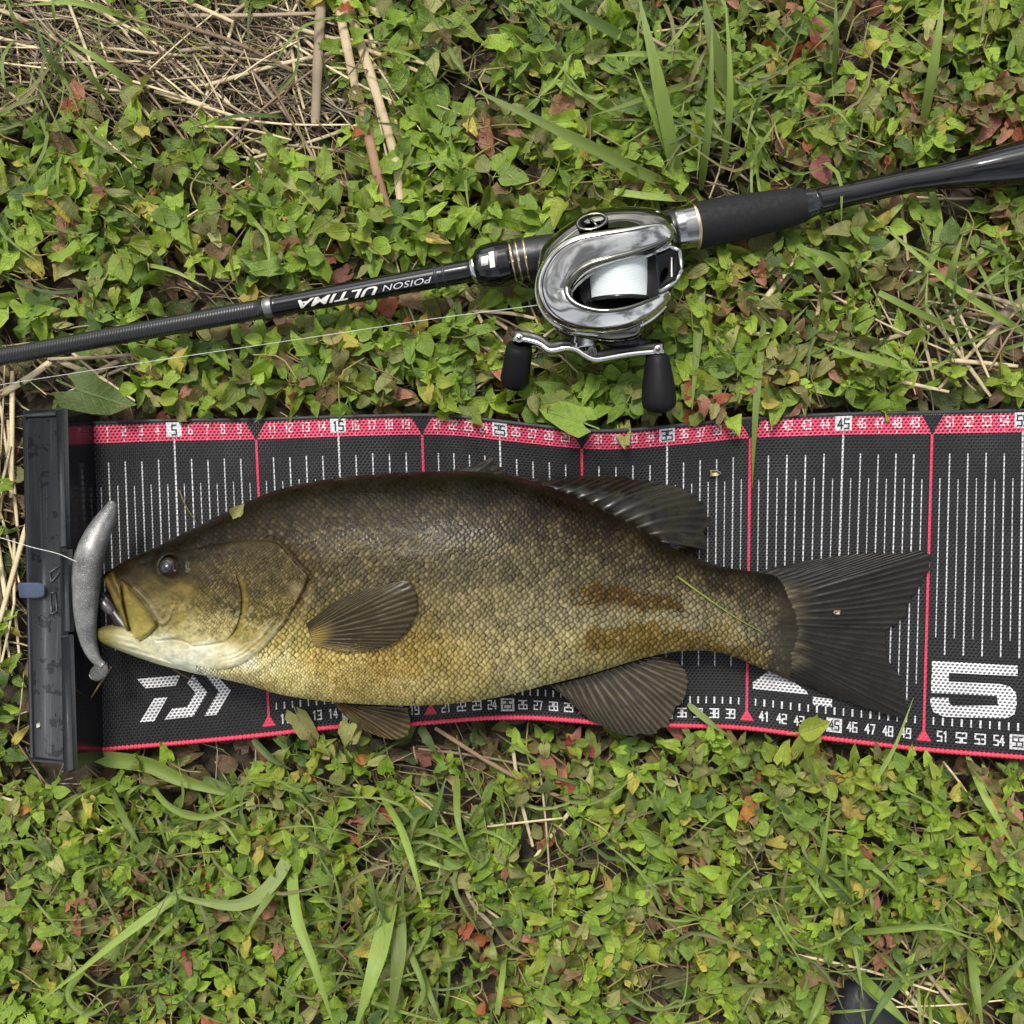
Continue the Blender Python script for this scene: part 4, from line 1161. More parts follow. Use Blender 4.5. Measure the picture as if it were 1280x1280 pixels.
CP = np.array([(985, 392, 30, .0625), (950, 408, 48, .0655), (890, 425, 58, .0685), (800, 447, 66, .0705), (700, 468, 74, .0710), (610, 490, 82, .0705), (540, 528, 90, .0690), (492, 585, 88, .0675), (472, 650, 80, .0660), (490, 715, 70, .0655), (545, 762, 58, .0660), (630, 787, 49, .0670), (720, 790, 45, .0675), (810, 772, 42, .0672), (890, 738, 36, .0660), (945, 702, 26, .0640), (975, 678, 15, .0620)], float)
cc = param_spline(CP, np.linspace(0, 1, 130))
cx_, cy_ = Zr(cc[:, 0], cc[:, 1])
cpath = at(cx_, cy_, cc[:, 3])
V, F = sweep(cpath, msize(cc[:, 2] / 3.556, .068), np.interp(cc[:, 2], [15, 50, 90], [.0035, .0062, .0072]), n=56, power=3.4)
T_ = np.gradient(cpath, axis=0); T_[:, 2] = 0; T_ /= np.linalg.norm(T_, axis=1)[:, None]
Nq = np.stack([-T_[:, 1], T_[:, 0], 0 * T_[:, 0]], -1)            # points to the spool side
tt_ = np.linspace(0, 1, 130)
slope_ = np.interp(tt_, [0, .12, .32, .5, .62, .75, 1], [-.15, -.30, -.22, .10, .55, .85, .8])
Vq = V.reshape(130, 56, 3); offq = ((Vq - cpath[:, None]) * Nq[:, None]).sum(-1)
Vq[..., 2] += slope_[:, None] * offq
V = Vq.reshape(-1, 3)
part("thumb_frame", V, F, M_chrome, frame)
# thin raised lips either side of the thumb frame
T = np.gradient(cpath, axis=0); T[:, 2] = 0; T /= np.linalg.norm(T, axis=1)[:, None]
N_ = np.stack([-T[:, 1], T[:, 0], 0 * T[:, 0]], -1)
for sgn, k, zo in ((-1, 1.02, -.003), (1, 1.0, -.0035)):
    lp_ = cpath + N_ * (sgn * k * msize(cc[:, 2] / 3.556, .068))[:, None]; lp_[:, 2] += zo + slope_ * sgn * k * msize(cc[:, 2] / 3.556, .068)
    V, F = sweep(lp_[4:-6], 0.0009, 0.0011, n=10); part("frame_lip", V, F, M_chrome, frame)
lp_ = cpath + N_ * (0.74 * msize(cc[:, 2] / 3.556, .068))[:, None]; lp_[:, 2] += np.interp(cc[:, 2], [15, 50, 90], [.0034, .0060, .0069]) + slope_ * 0.74 * msize(cc[:, 2] / 3.556, .068)
V, F = sweep(lp_[6:-8], (0.20 * msize(cc[:, 2] / 3.556, .068))[6:-8], .0014, n=16, power=2.4); part("frame_dark_reflection", V, F, M_chrome_dark, frame)  # added dark strip stands in for a reflection along the inner edge
# seams and screws
sm_ = cpath + N_ * (-0.62 * msize(cc[:, 2] / 3.556, .068))[:, None]; sm_[:, 2] += np.interp(cc[:, 2], [15, 50, 90], [.0031, .0056, .0066]) - slope_ * 0.62 * msize(cc[:, 2] / 3.556, .068)
V, F = sweep(sm_[10:-24], 0.00045, 0.0006, n=8); part("frame_seam", V, F, M_dark, frame)
for (x, y, z) in ((560, 838, .0500), (700, 852, .0500), (930, 310, .0560)):
    V, F = dome(*Zr(x, y), 4.2, z, .0010, 16, 8); part("screw", V, F, M_silver, frame)
# side port
ang = np.linspace(0, 2 * np.pi, 48, endpoint=False)
def ell(cx, cy, a, b, rot, z):
    ca, sa = math.cos(rot), math.sin(rot)
    x = cx + a * np.cos(ang) * ca - b * np.sin(ang) * sa; y = cy + a * np.cos(ang) * sa + b * np.sin(ang) * ca
    return at(*Zr(x, y), z + 0.0016 * np.sin(ang) * 1.0)
R0 = ell(640, 346, 66, 33, -.22, .0618); 
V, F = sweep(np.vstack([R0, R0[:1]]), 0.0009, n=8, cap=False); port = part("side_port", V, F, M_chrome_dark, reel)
Rr = [ell(640, 346, 64, 31, -.22, .0622), ell(642, 349, 46, 20, -.22, .0617)]
V = np.vstack([Rr[0], Rr[1]]); part("port_recess", V, [grid_faces(2, 48, cv=True), list(range(48, 96))], M_dark, port)
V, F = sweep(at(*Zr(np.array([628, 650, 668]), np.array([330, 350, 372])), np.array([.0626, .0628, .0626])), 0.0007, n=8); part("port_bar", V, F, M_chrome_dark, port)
# worn maker's engraving on the thumb frame: unreadable short strokes
# spool with line
s0, s1 = at(*Zr(752, 455), .0555), at(*Zr(758, 690), .0540)
rs = msize(39.5, .055)
def line_material():
    t = NT("pale_braided_line"); p = t.pos()
    w = t.n('TexWave', wave_type='BANDS', bands_direction='Y'); w.inputs['Scale'].default_value = 420; w.inputs['Distortion'].default_value = 1.5; w.inputs['Detail'].default_value = 2
    t.l(p, w.inputs['Vector'])
    c = t.mix(w.outputs[0], (0.50, 0.56, 0.58), (0.74, 0.79, 0.80))
    b = t.principled(Base_Color=c, Roughness=0.42); t.l(t.bump(w.outputs[0], 0.4, 0.0004), b.inputs['Normal'])
    return t.done(b)
spool = part("spool", *lathe(s0, s1, [(0, rs * .98), (.3, rs), (.7, rs), (1, rs * .98)], 64), line_material(), reel)
ax_ = (s1 - s0) / np.linalg.norm(s1 - s0)
part("spool_flange", *lathe(s1, s1 + ax_ * .0020, [(0, rs * 1.01), (.3, rs * 1.05), (.8, rs * 1.05), (1, rs * 1.0)], 64), plain("black_anodised", (0.012, 0.012, 0.014), 0.2, metal=0.3), spool)
part("spool_flange", *lathe(s0 - ax_ * .0030, s0, [(0, rs * 1.06), (1, rs * 1.06)], 64), M_dark, spool)
# thumb bar
TB = [(922, 482), (985, 456), (1030, 474), (1038, 560), (1014, 612), (938, 657)]
def zrp(P): return [tuple(np.array(Zr(*p)).tolist()) for p in P]
tb = part("thumb_bar", *prism(zrp(TB), .046, .0640, .0008), M_silver, reel)
part("bar_pad", *prism(zrp([(922, 496), (982, 472), (1018, 486), (1024, 556), (1002, 600), (938, 640)]), .060, .0652, .0006), plain("slate_rubber", (0.035, 0.037, 0.045), 0.55), tb)
for q0, q1 in zip(TB[:-1], TB[1:]):
    part("bar_edge", *sweep(at(*Zr(np.array([q0[0], q1[0]]), np.array([q0[1], q1[1]])), .0655), .0011, .0012, n=8), M_silver, tb)
part("bar_slot", *prism(zrp([(991, 503), (997, 503), (997, 590), (991, 590)]), .064, .0656), M_print, tb)
# handle side: bosses, star drag, crank and two paddles
def zl(x0, y0, z0, x1, y1, z1): return at(*Zr(x0, y0), z0), at(*Zr(x1, y1), z1)
part("handle_boss", *lathe(*zl(606, 850, .050, 612, 900, .049), [(0, .0076), (.55, .0076), (.6, .0066), (.9, .0066), (1, .0055)], 40), M_silver, reel)
drag = part("star_drag", *lathe(*zl(782, 845, .046, 786, 898, .045), [(0, .0088), (.3, .0098), (.55, .0098), (.6, .0090), (1, .0086)], 40), M_dark, reel)
for k in range(5):
    a = k * 2 * math.pi / 5 + .3
    c0 = at(*Zr(784, 884), .0455)
    tip = c0 + np.array([math.cos(a) * .0125, 0, math.sin(a) * .0125]); b0 = c0 + np.array([math.cos(a) * .007, 0, math.sin(a) * .007])
    part("star_point", *sweep(np.array([b0, (b0 + tip) / 2, tip]), [.0026, .0022, .0012], n=10), M_dark, drag)
hp = np.array([(295, 872, .0450), (350, 876, .0455), (410, 893, .0465), (455, 922, .0475), (520, 912, .0480), (570, 918, .0482), (612, 945, .0485), (655, 962, .0485), (720, 952, .0480), (800, 938, .0470), (880, 930, .0460), (955, 926, .0455)], float)
hh = param_spline(hp, np.linspace(0, 1, 80)); hx, hy = Zr(hh[:, 0], hh[:, 1])
crank = part("crank_handle", *sweep(at(hx, hy, hh[:, 2]), .0017, .0048, n=16, power=4), M_chrome, reel)
part("crank_plate", *sweep(at(*Zr(hh[:, 0], hh[:, 1] - 20), hh[:, 2] - .0008), .0026, .0036, n=16, power=4), M_dark, crank)
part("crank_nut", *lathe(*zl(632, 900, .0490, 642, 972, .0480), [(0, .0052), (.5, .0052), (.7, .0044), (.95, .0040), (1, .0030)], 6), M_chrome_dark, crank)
def knob(p0, p1, prof):
    V, F = lathe(p0, p1, prof, 32); return part("paddle_knob", V, F, plain("soft_black_rubber", (0.008, 0.008, 0.009), 0.5, rvar=0.08, spec=0.2), reel)
k1 = knob(*zl(930, 930, .0450, 940, 1196, .0400), [(0, .0040), (.05, .0062), (.18, .0070), (.35, .0080), (.6, .0092), (.8, .0096), (.9, .0088), (.97, .0062), (1, .002)])
k2 = knob(*zl(320, 885, .0445, 292, 1085, .0290), [(0, .0040), (.06, .0070), (.2, .0076), (.5, .0078), (.8, .0084), (.93, .0070), (1, .002)])
for (x, y, z, k) in ((316, 862, .0500, k2), (933, 912, .0508, k1)):
    V, F = dome(*Zr(x, y), 6.2, z, .0011); cap_ = part("knob_cap", V, F, M_silver, k)
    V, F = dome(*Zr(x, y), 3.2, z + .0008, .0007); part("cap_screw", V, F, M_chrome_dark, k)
# running line from the reel down the rod
rp = catmull([(700, 375), (675, 381), (552, 397), (420, 417), (320, 432), (160, 456), (0, 481), (-140, 503)], 90)
rz = np.interp(rp[:, 0], [-140, 0, 320, 552, 675, 700], [.030, .032, .034, .038, .049, .050])
V, F = sweep(at(rp[:, 0], rp[:, 1], rz), 0.00016, n=6)
run_line = link("running_line", make_mesh("running_line", V, F), plain("white_running_line", (0.66, 0.66, 0.62), 0.3, nscale=50))
tag(run_line, "thin white line running from the reel along the underside of the rod", "fishing line")
# black shoe tip showing between the grass blades
boot = empty("shoe", at(1083, 1262, 0.0)); tag(boot, "black smooth shoe tip showing between grass blades", "shoe")
def toe():
    n, m = 36, 14
    th = np.linspace(0, math.pi / 2, m); a = np.linspace(0, 2 * np.pi, n, endpoint=False)
    c = at(1083, 1300, 0.004)
    rx, ry = msize(50, .01), msize(88, .01)
    V = np.stack([c[0] + rx * np.cos(th)[:, None] ** .7 * np.cos(a), c[1] + ry * np.cos(th)[:, None] ** .7 * np.sin(a), c[2] + 0.016 * np.sin(th)[:, None] ** .8 + 0 * a], -1)
    return V.reshape(-1, 3), [grid_faces(m, n, cv=True), list(range(n))[::-1]]
V, F = toe(); part("upper", V, F, plain("black_shoe_rubber", (0.012, 0.013, 0.016), 0.5, bump=0.4, nscale=800), boot)
a_ = np.linspace(0, 2 * np.pi, 60); c_ = at(1083, 1300, .004)
V, F = sweep(np.stack([c_[0] + msize(52, .01) * np.cos(a_), c_[1] + msize(90, .01) * np.sin(a_), 0 * a_ + .004], -1), .0022, n=8, cap=False)
part("welt", V, F, M_dark, boot)
# ------------------------------------------------------------------ leaves
def leaf_material():
    t = NT("weed_leaf")
    a = t.n('Attribute', attribute_name='Col').outputs['Color']
    uv = t.n('UVMap'); uv.uv_map = "UVMap"; s = t.n('SeparateXYZ'); t.l(uv.outputs[0], s.inputs[0])
    ax = t.math('ABSOLUTE', s.outputs[0]); p = t.pos()
    oi = t.n('ObjectInfo').outputs['Random']
    n = t.noise(p, 260, 4, .6); nf = t.noise(p, 1400, 3, .6)
    c = t.mix(t.ramp(n, .3, .7), t.mix(0.22, a, (0.0, 0.0, 0.0)), a)
    c = t.mix(t.ramp(nf, .52, .72, 0, .30), c, t.mix(.5, c, (0.42, 0.44, 0.20)))
    hsv = t.n('HueSaturation'); t.l(c, hsv.inputs['Color']); t.l(t.ramp(oi, 0, 1, 0.85, 1.15), hsv.inputs['Value']); t.l(t.ramp(oi, 0, 1, 0.485, 0.515), hsv.inputs['Hue'])
    c = hsv.outputs[0]
    rib = t.ramp(ax, 0.02, 0.07, 1, 0)
    ph = t.math('FRACT', t.math('SUBTRACT', t.math('MULTIPLY', s.outputs[1], 6.5), t.math('MULTIPLY', ax, 2.0)))
    vein = t.ramp(t.math('ABSOLUTE', t.math('SUBTRACT', ph, 0.5)), 0.05, 0.14, 1, 0)
    net = t.math('MAXIMUM', rib, t.math('MULTIPLY', vein, 0.45))
    c = t.mix(t.math('MULTIPLY', net, 0.38), c, t.mix(0.5, c, (0.30, 0.36, 0.14)))
    # blemishes and small eaten spots
    sp = t.ramp(t.noise(p, 520, 2, .5), 0.70, 0.76)
    c = t.mix(t.math('MULTIPLY', sp, 0.75), c, (0.075, 0.045, 0.022))
    c = t.mix(t.ramp(t.noise(p, 110, 4, .65), 0.63, 0.73, 0, 0.8), c, t.mix(t.ramp(t.noise(p, 60, 2), .42, .58), (0.30, 0.11, 0.08), (0.26, 0.20, 0.11)))
    b = t.principled(Base_Color=c, Roughness=t.ramp(nf, .3, .7, .28, .52))
    b.inputs['Specular IOR Level'].default_value = 0.55
    t.l(t.bump(t.math('ADD', t.math('MULTIPLY', net, -0.7), t.math('MULTIPLY', t.math('ADD', nf, n), .9)), 0.85, 0.0007), b.inputs['Normal'])
    tr = t.n('BsdfTranslucent'); t.l(t.mix(1.0, c, (1.25, 1.25, 0.7), 'MULTIPLY'), tr.inputs['Color'])
    mx = t.n('MixShader'); mx.inputs[0].default_value = 0.28
    t.l(b.outputs[0], mx.inputs[1]); t.l(tr.outputs[0], mx.inputs[2])
    return t.done(mx)
M_leaf = leaf_material()
PAL = {'lime': (166, 190, 58), 'bright': (144, 168, 50), 'mid': (126, 150, 54), 'dull': (144, 146, 80), 'deep': (90, 114, 46), 'yellow': (200, 184, 84), 'pale': (180, 182, 108),
       'red': (176, 72, 62), 'pink': (184, 112, 98), 'brown': (138, 104, 74), 'orange': (196, 126, 62), 'olive': (118, 116, 58), 'tan': (178, 150, 108)}
PALN = list(PAL)
PALC = {k: lin(v) * 0.86 for k, v in PAL.items()}
ROW_T = np.array([0, .08, .2, .38, .58, .8, 1.0])
KINDS = {'arrow': ([.15, .37, .33, .30, .24, .13, .012], [.26, .14, .02, 0, 0, 0, 0]),
         'ovate': ([.07, .24, .34, .37, .31, .17, .012], [.03, .02, 0, 0, 0, 0, 0]),
         'spear': ([.07, .22, .23, .24, .20, .11, .012], [.16, .05, 0, 0, 0, 0, 0]),
         'round': ([.14, .36, .43, .43, .36, .22, .03], [.10, .06, 0, 0, 0, 0, 0]),
         'lance': ([.05, .13, .18, .20, .17, .10, .012], [.02, .0, 0, 0, 0, 0, 0])}
def leaf_shape(kind, fold, bend, wave, phase, twist, cols5=True):
    w, lob = (np.array(q) for q in KINDS[kind])
    cs = np.array([-1, -.5, 0, .5, 1]) if cols5 else np.array([-1., 0, 1])
    T, Cc = np.meshgrid(ROW_T, cs, indexing='ij')
    W = np.interp(T, ROW_T, w); L = np.interp(T, ROW_T, lob)
    x = W * Cc; y = T - L * np.abs(Cc) ** 1.5
    y = y + 0.02 * np.sin(phase * 3 + 5 * T) * Cc
    x = x + twist * 0.22 * T ** 2 + 0.018 * np.sin(phase + 9 * T) * np.abs(Cc)
    z = fold * np.abs(x) - bend * T ** 2 + wave * np.sin(7 * T + phase) * Cc + wave * .8 * np.sin(13 * T + 2 * phase) * np.abs(Cc) ** 2
    V = np.stack([x, y, z], -1).reshape(-1, 3); uv = np.stack([Cc * np.minimum(W * 2.6, 1), T], -1).reshape(-1, 2)
    F = grid_faces(len(ROW_T), len(cs))
    edge = (np.abs(Cc) * .7 + .5 * T ** 3).reshape(-1)
    # leaf stalk
    k = len(V)
    V = np.vstack([V, [(-.018, -.38, -.10), (.018, -.38, -.10), (.016, 0.02, 0.0), (-.016, .02, 0.0)]])
    uv = np.vstack([uv, [(0, 0)] * 4]); edge = np.r_[edge, 0, 0, 0, 0]
    return V, np.vstack([F, [[k, k + 1, k + 2, k + 3]]]), uv, edge
SHAPES5, SHAPES3 = [], []
_r2 = random.Random(3)
for kd, cnt in (('arrow', 7), ('ovate', 3), ('spear', 4), ('round', 1), ('lance', 1)):
    for _ in range(cnt):
        pr = (kd, _r2.uniform(.05, .8), _r2.uniform(-.2, .6), _r2.uniform(.03, .12), _r2.uniform(0, 6), _r2.uniform(-1, 1))
        SHAPES5.append(leaf_shape(*pr)); SHAPES3.append(leaf_shape(*pr, cols5=False))
NSH = len(SHAPES5)
def tinted(base, edge, tint, amt, rs):
    m = np.clip((edge - .55 + .3 * (rs - .5)) * 2.2, 0, 1)[:, None] * amt
    return base * (1 - m) + tint * m
TINT = {'lime': ('yellow', .3), 'bright': ('lime', .3), 'mid': ('bright', .3), 'dull': ('brown', .35), 'deep': ('mid', .3), 'yellow': ('orange', .6), 'pale': ('pink', .35), 'red': ('orange', .4), 'pink': ('tan', .5), 'brown': ('tan', .5), 'orange': ('red', .5), 'olive': ('red', .5), 'tan': ('brown', .4)}
LEAFMESH = {}
def leaf_mesh(si, ci):
    if (si, ci) not in LEAFMESH:
        V, F, uv, edge = SHAPES5[si]; nm = PALN[ci]
        cols = tinted(np.tile(PALC[nm], (len(V), 1)), edge, PALC[TINT[nm][0]], TINT[nm][1], _r2.random())
        me = make_mesh("leaf", V, F, cols, uv); me.materials.append(M_leaf); LEAFMESH[(si, ci)] = me
    return LEAFMESH[(si, ci)]

# ------------------------------------------------------------------ where things may grow
STRAW = [(150, 50, 250, 78, 1.0), (330, 75, 130, 90, 1.0), (410, 110, 50, 100, .8), (25, 505, 70, 55, .95), (10, 690, 26, 170, .95), (120, 470, 60, 30, .8), (610, 420, 80, 45, .65), (1220, 420, 100, 55, .85), (960, 390, 60, 40, .55), (930, 190, 70, 60, .7), (850, 100, 40, 90, .5), (1140, 330, 50, 40, .6), (560, 975, 70, 45, .55), (120, 990, 60, 40, .5), (800, 175, 60, 40, .6), (480, 170, 25, 110, .5), (1150, 1235, 60, 40, .5), (690, 1010, 60, 50, .35), (1215, 1000, 60, 30, .4)]
def straw_amount(px, py):
    m = np.zeros(np.shape(px))
    for x, y, sx, sy, k in STRAW: m = np.maximum(m, k * np.exp(-.5 * (((px - x) / sx) ** 2 + ((py - y) / sy) ** 2) ** 1.5))
    return np.clip(m, 0, 1)
MATPOLY = np.vstack([np.stack([np.linspace(20, 1540, 60), top_y(np.linspace(20, 1540, 60))], 1), np.stack([np.linspace(1540, 20, 60), bot_y(np.linspace(1540, 20, 60))], 1)])
BOARDPOLY = [(24, 505), (92, 503), (125, 515), (134, 948), (95, 972), (32, 958)]
REELPOLY = [tuple(np.array(Zr(*q)).tolist()) for q in OUT]
def rod_dist(px, py): return seg_dist(px, py, AX)
HANDLE = [(640, 430), (825, 440), (832, 505)]
def clear_of(px, py):
    """signed clearance in px from the things that lie on the weeds"""
    c = -sdist(px, py, MATPOLY)
    c = np.minimum(c, -sdist(px, py, BOARDPOLY))
    c = np.minimum(c, seg_dist(px, py, [(470, 900), (505, 908)]) - 16)
    c = np.minimum(c, seg_dist(px, py, [(740, 890), (820, 905)]) - 16)
    return c
def max_height(px, py):
    h = np.full(np.shape(px), 1.0)
    rd = rod_dist(px, py)
    h = np.where(rd < 46, 0.011 + 0.0003 * np.maximum(rd - 22, 0), h)
    h = np.where(-sdist(px, py, REELPOLY) < 14, 0.012, h)
    h = np.where(seg_dist(px, py, [(645, 436), (700, 432), (822, 440)]) < 20, np.minimum(h, .020), h)
    h = np.where(seg_dist(px, py, [(821, 450), (824, 512)]) < 34, np.minimum(h, .014), h)
    h = np.where(seg_dist(px, py, [(648, 440), (642, 480)]) < 24, np.minimum(h, .012), h)
    h = np.where(np.hypot((px - 1083) / 1.0, (py - 1268) / 1.2) < 56, np.minimum(h, .004), h)
    h = np.where((clear_of(px, py) < 26) & (px < 140) & (py > 495) & (py < 985), np.minimum(h, .018), h)
    return h
def leaf_weights(px, py, R):
    """palette weights by place"""
    w = dict(lime=.13, bright=.22, mid=.20, dull=.11, deep=.09, yellow=.05, pale=.06, red=.010, pink=.022, brown=.03, orange=.008, olive=.06, tan=.01)
    if py > 900: w['lime'] += .10; w['yellow'] += .04; w['pale'] += .03
    if px > 900 and py < 520: w['red'] += .015; w['pink'] += .05; w['olive'] += .05; w['brown'] += .03; w['bright'] -= .08
    if px < 520 and py < 520: w['red'] += .015; w['mid'] += .06; w['pale'] += .03
    return w
LR = random.Random(11)
def pick(w):
    ks = list(w); return LR.choices(ks, [max(w[k], 0) for k in ks])[0]
def rot(az, pitch, roll): return Matrix.Rotation(az, 3, 'Z') @ Matrix.Rotation(pitch, 3, 'X') @ Matrix.Rotation(roll, 3, 'Y')

clusters = []
SP = 25.0
iy = 0
yy = -420.0
while yy < 1700:
    xx = -420.0 + (iy % 2) * SP / 2
    while xx < 1720:
        px, py = xx + LR.uniform(-13, 13), yy + LR.uniform(-13, 13)
        clusters.append((px, py)); xx += SP
    yy += SP * .866; iy += 1
CP_ = np.array(clusters)
cl = clear_of(CP_[:, 0], CP_[:, 1]); sa = straw_amount(CP_[:, 0], CP_[:, 1]); mh = max_height(CP_[:, 0], CP_[:, 1])
pat = fbm(CP_[:, 0] / 120 + 40, CP_[:, 1] / 120 + 40, 301, 3)
keep = (cl > 13 + 8 * rng.random(len(CP_))) & (rng.random(len(CP_)) > 1.12 * sa) & (rng.random(len(CP_)) < smooth(.18, .50, pat) * .95)
inreel = sdist(CP_[:, 0], CP_[:, 1], REELPOLY) > 0
rodhit = rod_dist(CP_[:, 0], CP_[:, 1]) < 16
keep &= ~inreel & ~rodhit
CP_, mh, pat = CP_[keep], mh[keep], pat[keep]
inframe = (CP_[:, 0] > -10) & (CP_[:, 0] < 1290) & (CP_[:, 1] > -10) & (CP_[:, 1] < 1290)
cand = np.where(inframe & (mh > .02))[0]; rng.shuffle(cand)
single = set(cand[:290].tolist())
def rod_side(px, py):
    y = np.interp(px, AX[:, 0], AX[:, 1])
    if py < y: return 'far'
    return 'between' if py < 540 else 'near'
MARKS = [(80, 40, "in the straw patch corner"), (250, 60, "in the long straw"), (400, 90, "by the thick grey twig"), (490, 200, "by the long pale stalk"), (600, 110, "near the slanting grass blade"), (720, 60, "near the broad grass blades"), (830, 150, "by the upright grass tuft"), (990, 90, "beyond the foam grip"), (1160, 90, "by the upright single blade"), (1240, 150, "beyond the handle shaft"), (600, 260, "beyond the locking nut"), (700, 240, "beside the reel's side port"), (440, 320, "beyond the rod's lettering"), (200, 360, "beyond the rod's silver band"), (60, 300, "beyond the wound blank"), (150, 220, "in the weeds below the straw patch"), (300, 250, "in the open weeds beyond the rod"),
         (30, 600, "outside the stop board"), (40, 890, "outside the stop board's lower end"), (110, 480, "at the stop board's upper corner"), (250, 490, "by the printed five to ten"), (430, 480, "by the printed fifteen"), (560, 450, "by the printed twenty-five"), (730, 480, "under the reel handle"), (900, 380, "under the foam grip"), (950, 480, "by the printed forty"), (1100, 320, "under the handle shaft"), (1100, 470, "by the upper printed forty-five"), (1240, 450, "by the upper printed fifty-five"), (1230, 280, "under the flared handle"),
         (150, 980, "below the mat's emblem corner"), (300, 970, "below the mat's chevron emblem"), (420, 950, "below the pelvic fin"), (580, 950, "below the printed twenty"), (700, 960, "below the printed twenty-eight"), (830, 960, "below the anal fin"), (960, 970, "below the printed forty-one"), (1100, 980, "below the printed forty-seven"), (1230, 990, "below the big printed five"), (60, 1100, "in the open weeds off the board end"), (250, 1120, "by the pale curled blade"), (380, 1150, "by the long bending blade"), (480, 1180, "by the wide lower grass tuft"), (620, 1120, "by the thin forked straw"), (760, 1100, "in the open weeds off the anal fin"), (900, 1090, "in the open weeds off the tail"), (1050, 1100, "by the thin crossing stalks"), (1200, 1120, "by the arching grass blade"), (100, 1230, "by the long slanting blade"), (280, 1240, "by the short bleached straw"), (640, 1230, "in the weeds beyond the lower tuft"), (780, 1230, "in the reddening weeds"), (920, 1220, "in the weeds between tuft and shoe"), (1080, 1220, "by the black shoe tip"), (1230, 1240, "by the crossing broad blades")]
MARK_XY = np.array([(m[0], m[1]) for m in MARKS], float)
USED = {}
def uniq(lab, px, py):
    """add the next nearest landmark when a label is taken"""
    d = np.argsort((MARK_XY[:, 0] - px) ** 2 + (MARK_XY[:, 1] - py) ** 2)
    for j in d[1:5]:
        if lab not in USED: break
        m = MARKS[j][2]; alt = 'the ' + m.split('the ', 1)[1]
        new = lab.split(' toward ')[0] + ' toward ' + alt
        if len(new.split()) <= 16: lab = new
    USED[lab] = 1
    return lab
def place(px, py): return MARKS[int(np.argmin((MARK_XY[:, 0] - px) ** 2 + (MARK_XY[:, 1] - py) ** 2))][2]
LOOK = {'green': 'fresh green weed sprig', 'dull': 'dull blotched weed sprig', 'lime': 'yellowish lime weed sprig', 'red': 'weed sprig turning red and brown'}
SIZE = lambda k: 'large ' if k > 30 * MPP else 'small ' if k < 23 * MPP else ''
BIG = {'V': [], 'F': [], 'C': [], 'UV': [], 'n': 0}
def add_leaf_stuff(store, si, M3, loc, L, cname, bright):
    V, F, uv, edge = SHAPES3[si]
    P = (V * L) @ np.array(M3).T + loc
    c = tinted(np.tile(PALC[cname], (len(V), 1)), edge, PALC[TINT[cname][0]], TINT[cname][1], LR.random()) * bright
    store['V'].append(P); store['F'].append(F + store['n']); store['C'].append(c); store['UV'].append(uv); store['n'] += len(V)
M_stem = plain("weed_stem", (0.13, 0.12, 0.04), 0.5, var=0.5, nscale=80)
stem_meshes = []
for k in range(5):
    b = _r2.uniform(-.25, .25)
    V, F = sweep(np.array([(0, 0, 0), (b * .3, .1 * b, .4), (b * .2, b * .4, .75), (0, 0, 1.0)]), [.06, .055, .05, .035], n=5, up=(0, 1, 0))
    me = make_mesh("stem", V, F); me.materials.append(M_stem); stem_meshes.append(me)
for i, (px, py) in enumerate(CP_):
    w = leaf_weights(px, py, LR)
    hmax = mh[i]
    zc = 0.012 + 0.017 * pat[i] * LR.uniform(.55, 1.15) + 0.004 * LR.random()
    isng = i in single
    if isng: zc += 0.0035
    low = hmax < .5
    zc = min(zc, hmax)
    look = LR.choices(['green', 'dull', 'lime', 'red'], [.54, .10, .29, .07 + (.12 if (px > 900 and py < 520) else 0)])[0]
    ww = dict(w)
    if look == 'green': ww = {'bright': .4, 'mid': .35, 'deep': .1, 'lime': .1, 'pale': .05}
    if look == 'dull': ww = {'dull': .5, 'olive': .2, 'pale': .15, 'mid': .15}
    if look == 'lime': ww = {'lime': .6, 'yellow': .07, 'bright': .33}
    if look == 'red': ww = {'red': .09, 'pink': .24, 'brown': .17, 'orange': .05, 'olive': .25, 'dull': .20}
    n = LR.randint(4, 7)
    
    big = 1.0 if py < 560 else 0.76
    if px > 900 and py < 520: big = .86
    size = LR.uniform(21, 37) * big * MPP
    az0 = LR.uniform(0, 6.28)
    base = at(px, py, zc); base[2] = 0
    if isng:
        root = empty("weed_sprig", base); side = place(px, py)
        lab = uniq(SIZE(size) + LOOK[look] + ' ' + side, px, py); tag(root, lab, "weed", lab)
        so = link("stem", stem_meshes[i % 5], None, root); so.scale = (.014, .014, zc + .001)
    for q in range(n):
        az = az0 + q * 2.4 + LR.uniform(-.4, .4)
        L = size * LR.uniform(.72, 1.12) * (1 - .045 * (q == 0))
        pitch = LR.gauss(-.05, .42); roll = LR.gauss(0, .45)
        if low: pitch *= .35; roll *= .5
        r = LR.uniform(.08, .38) * L
        if q > 3: r += .35 * L
        loc = np.array([-math.sin(az) * r, math.cos(az) * r, zc - .0018 * q + LR.uniform(-.001, .001)])
        loc[2] = max(loc[2], .003)
        cn = pick(ww) if LR.random() < .8 else pick(w)
        M3 = rot(az, pitch, roll)
        if low or cl.size == 0: pass
        if isng:
            lo_ = bpy.data.objects.new("leaf", leaf_mesh(LR.randrange(NSH), PALN.index(cn))); col.objects.link(lo_)
            lo_.parent = root; lo_.location = loc; lo_.rotation_euler = M3.to_euler(); lo_.scale = (L, L, L)
        else:
            add_leaf_stuff(BIG, LR.randrange(NSH), M3, base * np.array([1, 1, 0]) + loc, L, cn, LR.uniform(.82, 1.12))
cover = link("weed_cover", make_mesh("weed_cover", np.vstack(BIG['V']), np.vstack(BIG['F']), np.vstack(BIG['C']), np.vstack(BIG['UV'])), M_leaf)
tag(cover, "dense mat of small arrow leaved weeds covering the ground", "weeds", kind="stuff")
